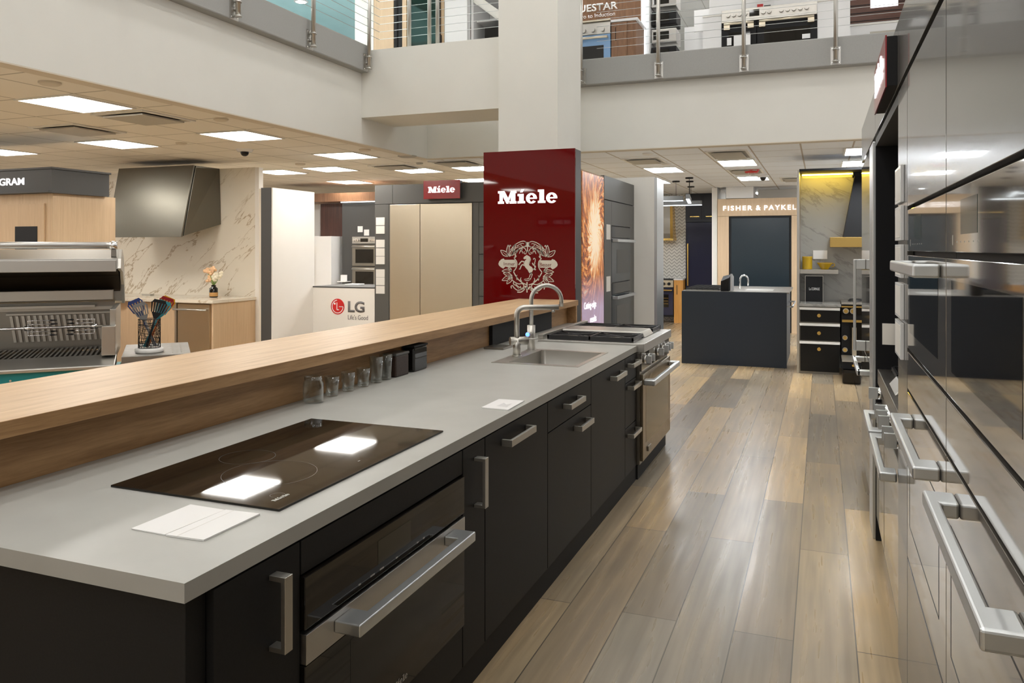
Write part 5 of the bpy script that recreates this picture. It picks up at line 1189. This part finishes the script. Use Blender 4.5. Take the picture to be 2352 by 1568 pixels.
# pendants
def pendant(pts, z, label, cords):
    t = thing('pendant_light', label, 'pendant light', (pts[0][0], pts[0][1], z))
    (xa, ya), (xb, yb) = pts; dx, dy = xb-xa, yb-ya; l = math.hypot(dx, dy); nx, ny = -dy/l*0.03, dx/l*0.03
    def bar(z0, z1, k): return MB().hexa([(xa-nx*k, ya-ny*k, z0), (xb-nx*k, yb-ny*k, z0), (xb+nx*k, yb+ny*k, z0), (xa+nx*k, ya+ny*k, z0), (xa-nx*k, ya-ny*k, z1), (xb-nx*k, yb-ny*k, z1), (xb+nx*k, yb+ny*k, z1), (xa+nx*k, ya+ny*k, z1)])
    obj('lamp_bar', bar(z, z+0.075, 1.0), 'grey_cab', t); obj('diffuser', bar(z-0.014, z-0.001, 0.9), 'led', t)
    for cx_, cy_ in cords:
        obj('cord', MB().cyl((cx_, cy_, z+0.075), (cx_, cy_, ZC-0.02), 0.004, 6), 'black_matte', t); obj('canopy', MB().cyl((cx_, cy_, ZC-0.022), (cx_, cy_, ZC-0.001), 0.065, 16), 'black_matte', t)
pendant(((-3.2, 13.9), (-2.24, 13.9)), 2.41, 'dark bar pendant with a lit underside, nearer and left of the three', [(-2.36, 13.9)])
pendant(((-3.6, 15.2), (-2.10, 15.2)), 2.40, 'long dark bar pendant with a lit underside, lowest and longest of the three', [(-2.30, 15.2)])
pendant(((-2.17, 14.2), (-2.02, 13.0)), 2.38, 'dark bar pendant pointing at the viewer, right of the other two', [(-2.14, 14.0), (-2.04, 13.3)])

# ================================================================= MARBLE ALCOVE WITH BLACK AND BRASS KITCHEN
YL = 10.65
a_ = thing('marble_alcove', 'steel framed grey marble alcove with a warm light line at the top', 'alcove', (0.3, 11.2, 0))
obj('back_slab', B(-0.262, 1.22, 11.30, 11.34, 0.0, 2.575), 'marble_grey', a_)
obj('side_frame', B(-0.290, -0.263, YL, 11.34, 0.0, 2.56), 'steel_x', a_, bev=0.002); obj('top_frame', B(-0.262, 1.22, YL, 11.298, 2.545, 2.575), 'black_matte', a_)
obj('light_line', B(-0.24, 0.40, 11.12, 11.14, 2.530, 2.5445), 'led_warm', a_)
t = thing('range_hood', 'matt black tapered hood with a broad brass band in the marble alcove', 'range hood', (0.6, 11.0, 1.6))
obj('hood_body', MB().hexa([(0.255, 10.86, 1.715), (0.99, 10.86, 1.715), (0.99, 11.298, 1.715), (0.255, 11.298, 1.715), (0.395, 11.02, 2.50), (0.85, 11.02, 2.50), (0.85, 11.298, 2.50), (0.395, 11.298, 2.50)]), 'black_matte', t)
obj('chimney', B(0.375, 0.87, 11.0, 11.298, 2.50, 2.544), 'black_matte', t)
obj('brass_band', B(0.10, 1.10, 10.80, 11.298, 1.590, 1.714), 'brass_brushed', t, bev=0.003)
t = thing('drawer_cabinet', 'black drawer cabinet with brass knobs and steel edges in the alcove', 'cabinet', (0.0, 10.9, 0))
obj('cabinet_body', B(-0.262, 0.205, YL+0.03, 11.298, 0.0, 0.845), 'steel_dark', t)
obj('worktop', B(-0.262, 0.225, YL-0.02, 11.298, 0.846, 0.880), 'marble_grey', t, bev=0.002)
for z0, z1, kz in ((0.650, 0.800, 0.735), (0.420, 0.600, 0.515), (0.030, 0.375, 0.315)):
    d = obj('drawer', B(-0.250, 0.205, YL, YL+0.029, z0, z1), 'enamel', t, bev=0.002)
    obj('steel_edge', MB().hexa([(-0.258, YL-0.022, z1+0.004), (0.212, YL-0.022, z1+0.004), (0.212, YL+0.028, z1+0.004), (-0.258, YL+0.028, z1+0.004), (-0.262, YL-0.006, z1+0.034), (0.214, YL-0.006, z1+0.034), (0.214, YL+0.028, z1+0.034), (-0.262, YL+0.028, z1+0.034)]), 'steel_x', d)
    obj('knob', MB().cyl((-0.03, YL-0.001, kz), (-0.03, YL-0.03, kz), 0.022, 20), 'brass', d)
t = thing('gas_range', 'black and brass range right of the black drawer cabinet', 'range', (0.6, 10.9, 0))
obj('range_body', B(0.230, 1.20, YL+0.02, 11.298, 0.12, 0.88), 'black_matte', t)
obj('cooktop_tray', B(0.230, 1.20, YL, 11.298, 0.881, 0.905), 'steel_x', t); obj('burner', MB().lathe((0.40, 10.95, 0.906), [(0.001,0.03),(0.07,0.03),(0.09,0.0)], 16), 'rubber', t)
obj('control_panel', B(0.230, 1.20, YL-0.01, YL+0.019, 0.76, 0.86), 'glass_black', t); obj('brass_rail', B(0.230, 1.20, YL-0.02, YL-0.011, 0.845, 0.862), 'brass', t); obj('brass_rail', B(0.235, 0.50, YL-0.05, YL-0.03, 0.665, 0.695), 'brass', t)
for x, z, r in ((0.28, 0.80, 0.034), (0.36, 0.80, 0.034), (0.27, 0.47, 0.030), (0.27, 0.32, 0.030)):
    k = obj('knob', MB().cyl((x, YL-0.011, z), (x, YL-0.045, z), r*0.7, 20), 'brass', t); obj('knob_ring', MB().lathe((0,0,0), [(r,0),(r*0.8,0)], 20) if False else MB().cyl((x, YL-0.0105, z), (x, YL-0.014, z), r, 24), 'steel_x', k)
obj('oven_door', B(0.33, 1.18, YL-0.008, YL+0.019, 0.16, 0.66), 'glass_black', t)
obj('door_pull', B(0.35, 0.40, YL-0.05, YL-0.009, 0.22, 0.60), 'champagne', t)
t = thing('pull_out_step', 'black low drawer box with steel edges standing before the black range', 'box', (0.33, 10.3, 0))
obj('box_body', B(0.225, 0.425, 9.98, 10.60, 0.0, 0.155), 'glass_black', t, bev=0.02); obj('drawer_front', B(0.225, 0.430, 10.10, 10.60, 0.16, 0.245), 'black_matte', t)
obj('steel_edge', B(0.225, 0.430, 10.08, 10.60, 0.2455, 0.262), 'steel_x', t); obj('knob', MB().cyl((0.345, 10.099, 0.205), (0.345, 10.07, 0.205), 0.014, 16), 'brass', t)
tag(obj('wall_shelf', B(-0.262, 0.20, 11.02, 11.298, 1.245, 1.300), 'steel_x', bev=0.003), 'short steel shelf on the grey marble of the alcove', 'shelf')
t = thing('storage_crock', 'ochre yellow cylindrical pot on the steel shelf', 'pot', (-0.17, 11.15, 1.3005))
obj('pot_body', MB().lathe((-0.175, 11.15, 1.3005), [(0.001,0),(0.058,0),(0.062,0.01),(0.062,0.155),(0.067,0.165),(0.060,0.168),(0.055,0.155),(0.055,0.02),(0.001,0.02)], 28), 'yellow', t)
t = thing('mixing_bowl', 'ochre yellow bowl with a handle on the steel shelf', 'bowl', (0.04, 11.15, 1.3005))
obj('bowl_body', MB().lathe((0.04, 11.15, 1.3005), [(0.001,0),(0.045,0),(0.05,0.012),(0.09,0.07),(0.100,0.088),(0.094,0.088),(0.045,0.018),(0.001,0.018)], 28), 'yellow', t)
obj('bowl_handle', MB().tube([(0.13, 11.15, 1.375), (0.155, 11.15, 1.375), (0.162, 11.15, 1.355), (0.14, 11.15, 1.335), (0.12, 11.15, 1.335)], 0.006, 8), 'yellow', t)
tag(obj('info_card', B(-0.105, 0.072, 11.283, 11.298, 1.432, 1.548), 'white_gloss', bev=0.002), 'square white card fixed to the grey marble above the yellow pots', 'label')
t = thing('brand_box', 'black upright box with white lettering under the steel shelf', 'box', (-0.08, 11.1, 0.88))
obj('box_body', B(-0.195, 0.015, 11.05, 11.10, 0.8805, 1.22), 'black_matte', t); obj('steel_rim', MB().box(-0.199, 0.019, 11.047, 11.049, 1.213, 1.22).box(-0.199, -0.194, 11.047, 11.049, 0.8805, 1.213).box(0.014, 0.019, 11.047, 11.049, 0.8805, 1.213), 'steel_x', t)
obj('lettering', text_mb('La CORNUE', (-0.152, 11.0485, 1.030), (1,0,0), (0,0,1), 0.128, 0.034, 0.001, 0.01), 'white_letter', t)

# ================================================================= UPPER FLOOR, FAR SIDE
YU = 11.3; D0 = ZD-0.03
t = thing('pro_range', 'wide steel and black double oven range on the upper floor, twelve knobs', 'range', (-0.7, YU+0.3, D0))
obj('range_body', B(-1.29, -0.055, YU+0.03, YU+0.65, D0+0.001, 4.86), 'black_matte', t)
obj('control_panel', B(-1.29, -0.055, YU-0.01, YU+0.029, 4.690, 4.862), 'steel_x', t, bev=0.003)
for x in (-1.20, -1.125, -1.05, -0.975, -0.735, -0.66, -0.505, -0.425, -0.345, -0.265, -0.185):
    k = obj('knob', MB().cyl((x, YU-0.011, 4.785), (x, YU-0.045, 4.785), 0.029, 20), 'steel_x', t); obj('knob_grip', B(x-0.004, x+0.004, YU-0.055, YU-0.0455, 4.76, 4.81), 'steel', k)
obj('display', B(-0.92, -0.79, YU-0.014, YU-0.0105, 4.745, 4.835), 'glass_black', t)
for x0, x1 in ((-1.285, -0.83), (-0.82, -0.06)):
    d = obj('oven_door', B(x0, x1, YU, YU+0.029, 4.08, 4.675), 'black_matte', t, bev=0.003); obj('window', B(x0+0.09, x1-0.08, YU-0.004, YU-0.0005, 4.20, 4.55), 'glass_black', d)
    obj('handle', MB().cyl((x0+0.03, YU-0.06, 4.655), (x1-0.03, YU-0.06, 4.655), 0.016, 14).box(x0+0.03, x0+0.11, YU-0.06, YU-0.0005, 4.58, 4.672).box(x1-0.11, x1-0.03, YU-0.06, YU-0.0005, 4.58, 4.672), 'champagne', d)
def papers(x0, x1, y, z0, z1, label, m='white_gloss'): return tag(obj('info_card', B(x0, x1, y, y+0.006, z0, z1), m), label, 'label')
papers(-1.21, -1.15, YU-0.08, 4.36, 4.46, 'small white folded card stuck at the left oven of the upper range'); papers(-1.12, -0.90, YU-0.08, 4.33, 4.49, 'white price card on the lower left of the upper range'); papers(-0.24, -0.14, YU-0.08, 4.36, 4.42, 'tiny white card at the right oven window of the upper range')
t = papers(-0.88, -0.62, YU+0.3, 4.862, 5.05, 'white sheet with a red and black mark standing on the upper range')
obj('red_mark', B(-0.84, -0.76, YU+0.297, YU+0.2995, 4.905, 4.99), 'red_plastic', t); obj('black_mark', B(-0.75, -0.66, YU+0.297, YU+0.2995, 4.905, 4.965), 'dark_letter', t)
for x0, x1, z, l in ((-1.55, -1.295, 4.80, 'white cabinet block left of the wide upper range'), (-0.05, 0.35, 4.85, 'white cabinet block right of the wide upper range')):
    t = thing('display_plinth', l, 'cabinet', ((x0+x1)/2, YU+0.3, D0)); obj('plinth_body', B(x0, x1, YU+0.02, YU+0.6, D0+0.001, z), 'white_gloss', t); obj('plinth_top', B(x0, x1, YU, YU+0.61, z+0.001, z+0.02), 'trim_white', t)
tag(obj('rear_display_wall', B(-1.55, 0.35, YU+0.72, YU+0.80, D0+0.001, 6.0), 'white_gloss'), 'white wall right behind the wide upper range', 'wall')
# slatted dark wall
t = thing('slatted_wall', 'dark red brown wall of horizontal boards on the upper floor at right', 'wall', (1.5, 13, D0))
obj('board_face', B(0.36, 3.4, 12.6, 12.7, D0+0.001, 6.5), 'darkwood', t)
sl = MB()
for i in range(18): sl.box(0.36, 3.4, 12.592, 12.5995, 4.3+i*0.115, 4.308+i*0.115)
obj('board_gap', sl, 'black', t)
t = thing('wall_light_panel', 'glowing rectangular light panel on the dark slatted wall', 'light panel', (0.95, 12.55, 5.2))
obj('diffuser', B(0.66, 1.02, 12.575, 12.59, 5.05, 5.24), mat('soft_panel', (1, 1, 1), emit=(0.95, 0.95, 1), es=1.6), t)
t = thing('white_low_unit', 'white low cabinet under the dark slatted wall on the upper floor', 'cabinet', (1.2, 12.0, D0))
obj('cabinet_body', B(0.37, 3.0, 12.0, 12.5, D0+0.001, 4.66), 'white_gloss', t); obj('cabinet_top', B(0.36, 3.0, 11.98, 12.52, 4.661, 4.68), 'trim_white', t); obj('rail', B(0.62, 3.0, 11.95, 11.97, 4.52, 4.55), 'vent_in', t)
# walnut display and blue range
t = thing('walnut_display_wall', 'walnut board with white lettering on the upper floor beside the column', 'sign wall', (-2.9, 12.0, D0))
obj('board', B(-4.4, -2.555, 11.95, 12.0, D0+0.001, 5.9), 'walnut', t); obj('board_edge', B(-2.554, -2.515, 11.95, 12.3, D0+0.001, 5.9), 'led', t, label='bright white lit edge')
obj('lettering', text_mb('BLUESTAR', (-3.72, 11.9495, 5.258), (1,0,0), (0,0,1), 0.80, 0.115, 0.004, 0.02), 'white_letter', t)
obj('lettering', text_mb('From Gas Pro to Induction', (-3.92, 11.9495, 5.160), (1,0,0), (0,0,1), 0.96, 0.062, 0.002, 0.004), 'white_letter', t)
t = thing('blue_range', 'powder blue range with steel front panel on the upper floor', 'range', (-3.1, YU+0.3, D0))
obj('range_body', B(-3.6, -2.87, YU+0.03, YU+0.6, D0+0.001, 4.90), 'steel_dark', t); obj('control_panel', B(-3.6, -2.87, YU, YU+0.029, 4.72, 4.88), 'steel_x', t); obj('top_rim', B(-3.61, -2.87, YU-0.02, YU+0.6, 4.901, 4.925), 'champagne', t)
for x in (-3.42, -3.27, -3.13, -2.985): obj('knob', MB().cyl((x, YU-0.0005, 4.78), (x, YU-0.04, 4.78), 0.033, 20), 'steel_x', t)
d = obj('oven_door', B(-3.6, -2.87, YU, YU+0.029, 4.0, 4.71), 'range_blue', t, bev=0.003); obj('window', B(-3.4, -2.97, YU-0.003, YU-0.0005, 4.16, 4.55), 'glass_black', d); obj('handle', MB().cyl((-3.55, YU-0.06, 4.655), (-2.90, YU-0.06, 4.655), 0.018, 14).box(-2.93, -2.90, YU-0.06, YU-0.0005, 4.645, 4.665).box(-3.55, -3.52, YU-0.06, YU-0.0005, 4.645, 4.665), 'champagne', d)
t = thing('walnut_cabinet', 'walnut base cabinet with black pull right of the powder blue range', 'cabinet', (-2.7, YU+0.3, D0))
obj('cabinet_body', B(-2.862, -2.50, YU+0.03, YU+0.6, D0+0.001, 4.87), 'walnut', t); obj('worktop', B(-2.865, -2.47, YU, YU+0.62, 4.871, 4.905), 'white_gloss', t); d = obj('door', B(-2.855, -2.63, YU+0.01, YU+0.029, 3.9, 4.86), 'walnut', t)
obj('handle', MB().tube([(-2.79, YU+0.0095, 4.60), (-2.79, YU-0.02, 4.61), (-2.79, YU-0.02, 4.78), (-2.79, YU+0.0095, 4.79)], 0.005, 8), 'black_matte', d)
# stacked appliances and white display
t = thing('appliance_display', 'white upright display holding a column of small dark appliances upstairs', 'display', (-2.2, 12.5, D0))
obj('display_panel', B(-2.50, -2.44, 12.0, 13.2, D0+0.001, 5.9), 'white_gloss', t)
for i in range(4):
    z = 4.45+i*0.27; o = obj('appliance', B(-2.43, -2.05, 12.1, 12.5, z, z+0.20), 'steel' if i % 2 else 'black_matte', t, bev=0.01); obj('appliance_window', B(-2.40, -2.16, 12.094, 12.0995, z+0.04, z+0.16), 'glass_black', o)
t = thing('display_cabinet', 'white cabinet with partly hidden dark lettering on the upper floor', 'cabinet', (-1.7, 12.8, D0))
obj('cabinet_body', B(-2.04, -1.45, 12.8, 13.2, D0+0.001, 5.10), 'white_gloss', t); obj('sign_board', B(-1.87, -1.25, 12.68, 12.72, 4.98, 5.32), 'white_gloss', t)
obj('lettering', text_mb('Built-in', (-1.66, 12.6795, 5.06), (1,0,0), (0,0,1), 0.44, 0.115, 0.002), 'dark_letter', t); obj('dark_opening', B(-1.70, -1.46, 12.79, 12.7995, 4.72, 4.93), 'darkwood', t)
obj('door_lock', B(-1.745, -1.715, 12.78, 12.7995, 4.64, 4.72), 'c_navy', t)
struct('wall_upper_rear', B(-2.0, 0.3, 14.5, 14.6, D0+0.001, 5.62), 'white_wall'); struct('trim_6', B(-2.0, 0.3, 14.49, 14.6, 5.6205, 5.74), 'darkwood')

# ================================================================= UPPER FLOOR, LEFT SIDE
struct('wall_upper_white', B(-6.12, -5.82, 9.60, 9.9, D0+0.001, 6.8), 'trim_white')
struct('ceiling_blue', B(-15.9, -6.30, 5.0, 21.9, 5.75, 5.80), 'sky_blue')
struct('trim_5', B(-6.299, -6.24, 5.0, 21.9, 5.60, 5.80), 'darkwood')
for x, y, l in ((-8.2, 11.2, 'round downlight in the pale blue upper ceiling near the top edge'), (-9.0, 14.2, 'round downlight in the pale blue upper ceiling left of the white post'), (-10.5, 10.5, 'round downlight in the pale blue upper ceiling, leftmost'), (-11.5, 16.2, 'round downlight in the pale blue upper ceiling, farthest')):
    t = thing('downlight', l, 'ceiling light', (x, y, 5.75)); obj('lamp', MB().cyl((0,0,-0.012), (0,0,-0.006), 0.085, 24), 'spot', t, local=True); obj('trim_ring', MB().lathe((0,0,0), [(0.09,-0.012),(0.115,-0.010),(0.12,0)], 24), 'white_gloss', t, local=True)
tag(obj('dark_screen', B(-8.6, -6.2, 11.6, 11.7, D0+0.001, 4.56), 'black_matte'), 'black low screen behind the gray balcony edge, left of the white post', 'screen')
t = thing('glass_door', 'dark green glass door with a pale wood frame above the white beam', 'door', (-5.2, 9.7, D0))
obj('wood_panel', B(-5.815, -5.50, 9.60, 9.68, D0+0.001, 6.8), 'maple', t, label='pale wood door leaf'); obj('black_bar', MB().box(-5.49, -5.45, 9.60, 9.66, D0+0.001, 6.8).box(-5.42, -5.37, 9.60, 9.66, D0+0.001, 6.8), 'black_matte', t)
obj('door_frame', MB().box(-5.365, -5.30, 9.60, 9.70, D0+0.001, 6.8).box(-4.83, -4.73, 9.60, 9.70, D0+0.001, 6.8), 'maple', t); obj('glass_pane', B(-5.299, -4.831, 9.64, 9.66, D0+0.001, 6.8), 'green_glass', t)
obj('handle', MB().box(-4.80, -4.76, 9.565, 9.5995, 4.30, 4.44).box(-4.785, -4.775, 9.575, 9.5995, 4.441, 5.1), 'black_matte', t)
tag(obj('display_board', B(-4.72, -4.385, 9.60, 9.70, D0+0.001, 6.8), 'white_gloss'), 'plain white panel right of the green glass door', 'panel')
t = thing('open_fridge', 'open white fridge with door shelves seen above the white beam', 'fridge', (-4.2, 9.9, D0))
fr = MB(); fr.box(-4.38, -4.34, 9.70, 10.3, D0+0.001, 5.74); fr.box(-3.2, -3.15, 9.70, 10.3, D0+0.001, 5.74); fr.box(-4.34, -3.2, 10.25, 10.3, D0+0.001, 5.74)
for z in (4.30, 4.62, 4.94, 5.3): fr.box(-4.34, -3.2, 9.80, 10.249, z, z+0.02)
obj('fridge_liner', fr, 'white_gloss', t, bev=0.01)
d = MB(); d.hexa([(-4.34, 9.68, 4.86), (-4.31, 9.66, 4.86), (-3.62, 9.66, 4.36), (-3.62, 9.70, 4.30), (-4.34, 9.68, 4.98), (-4.31, 9.66, 4.98), (-3.62, 9.66, 4.46), (-3.62, 9.70, 4.40)])
obj('door_shelf', d, 'trim_white', t, bev=0.01)
obj('drawer', B(-4.2, -3.5, 9.76, 10.2, 4.32, 4.52), 'glass_black', t)
tag(obj('smoke_alarm', MB().lathe((-3.62, 10.0, 5.75), [(0.001,-0.04),(0.07,-0.04),(0.09,0)], 20), 'red_plastic'), 'red round alarm in the upper fridge area beside the column', 'alarm')
tag(obj('upper_soffit', B(-4.38, -3.15, 9.70, 10.5, 5.75, 5.82), 'trim_white'), 'white soffit over the open fridge upstairs', 'soffit')

# ================================================================= BEHIND THE CAMERA (seen mirrored in the red panel)
for i, (s_, x0, x1) in enumerate((('WOLF', -6.93, -6.62), ('SUB ZERO', -6.52, -5.98), ('COVE', -5.88, -5.55))):
    t = thing('shop_sign', 'small framed %s sign, only visible mirrored in the red panel' % s_, 'sign', ((x0+x1)/2, -5.95, 2.2), 0, 'framed signs mirrored in the red panel')
    obj('sign_board', B(-x1*0+x0, x1, -5.995, -5.96, 2.16, 2.36), 'grey_edge', t)
    obj('lettering', text_mb(s_, (x1-0.04, -5.9598, 2.215), (-1,0,0), (0,0,1), (x1-x0)-0.08, 0.09, 0.003, 0.01), 'sign_text', t)
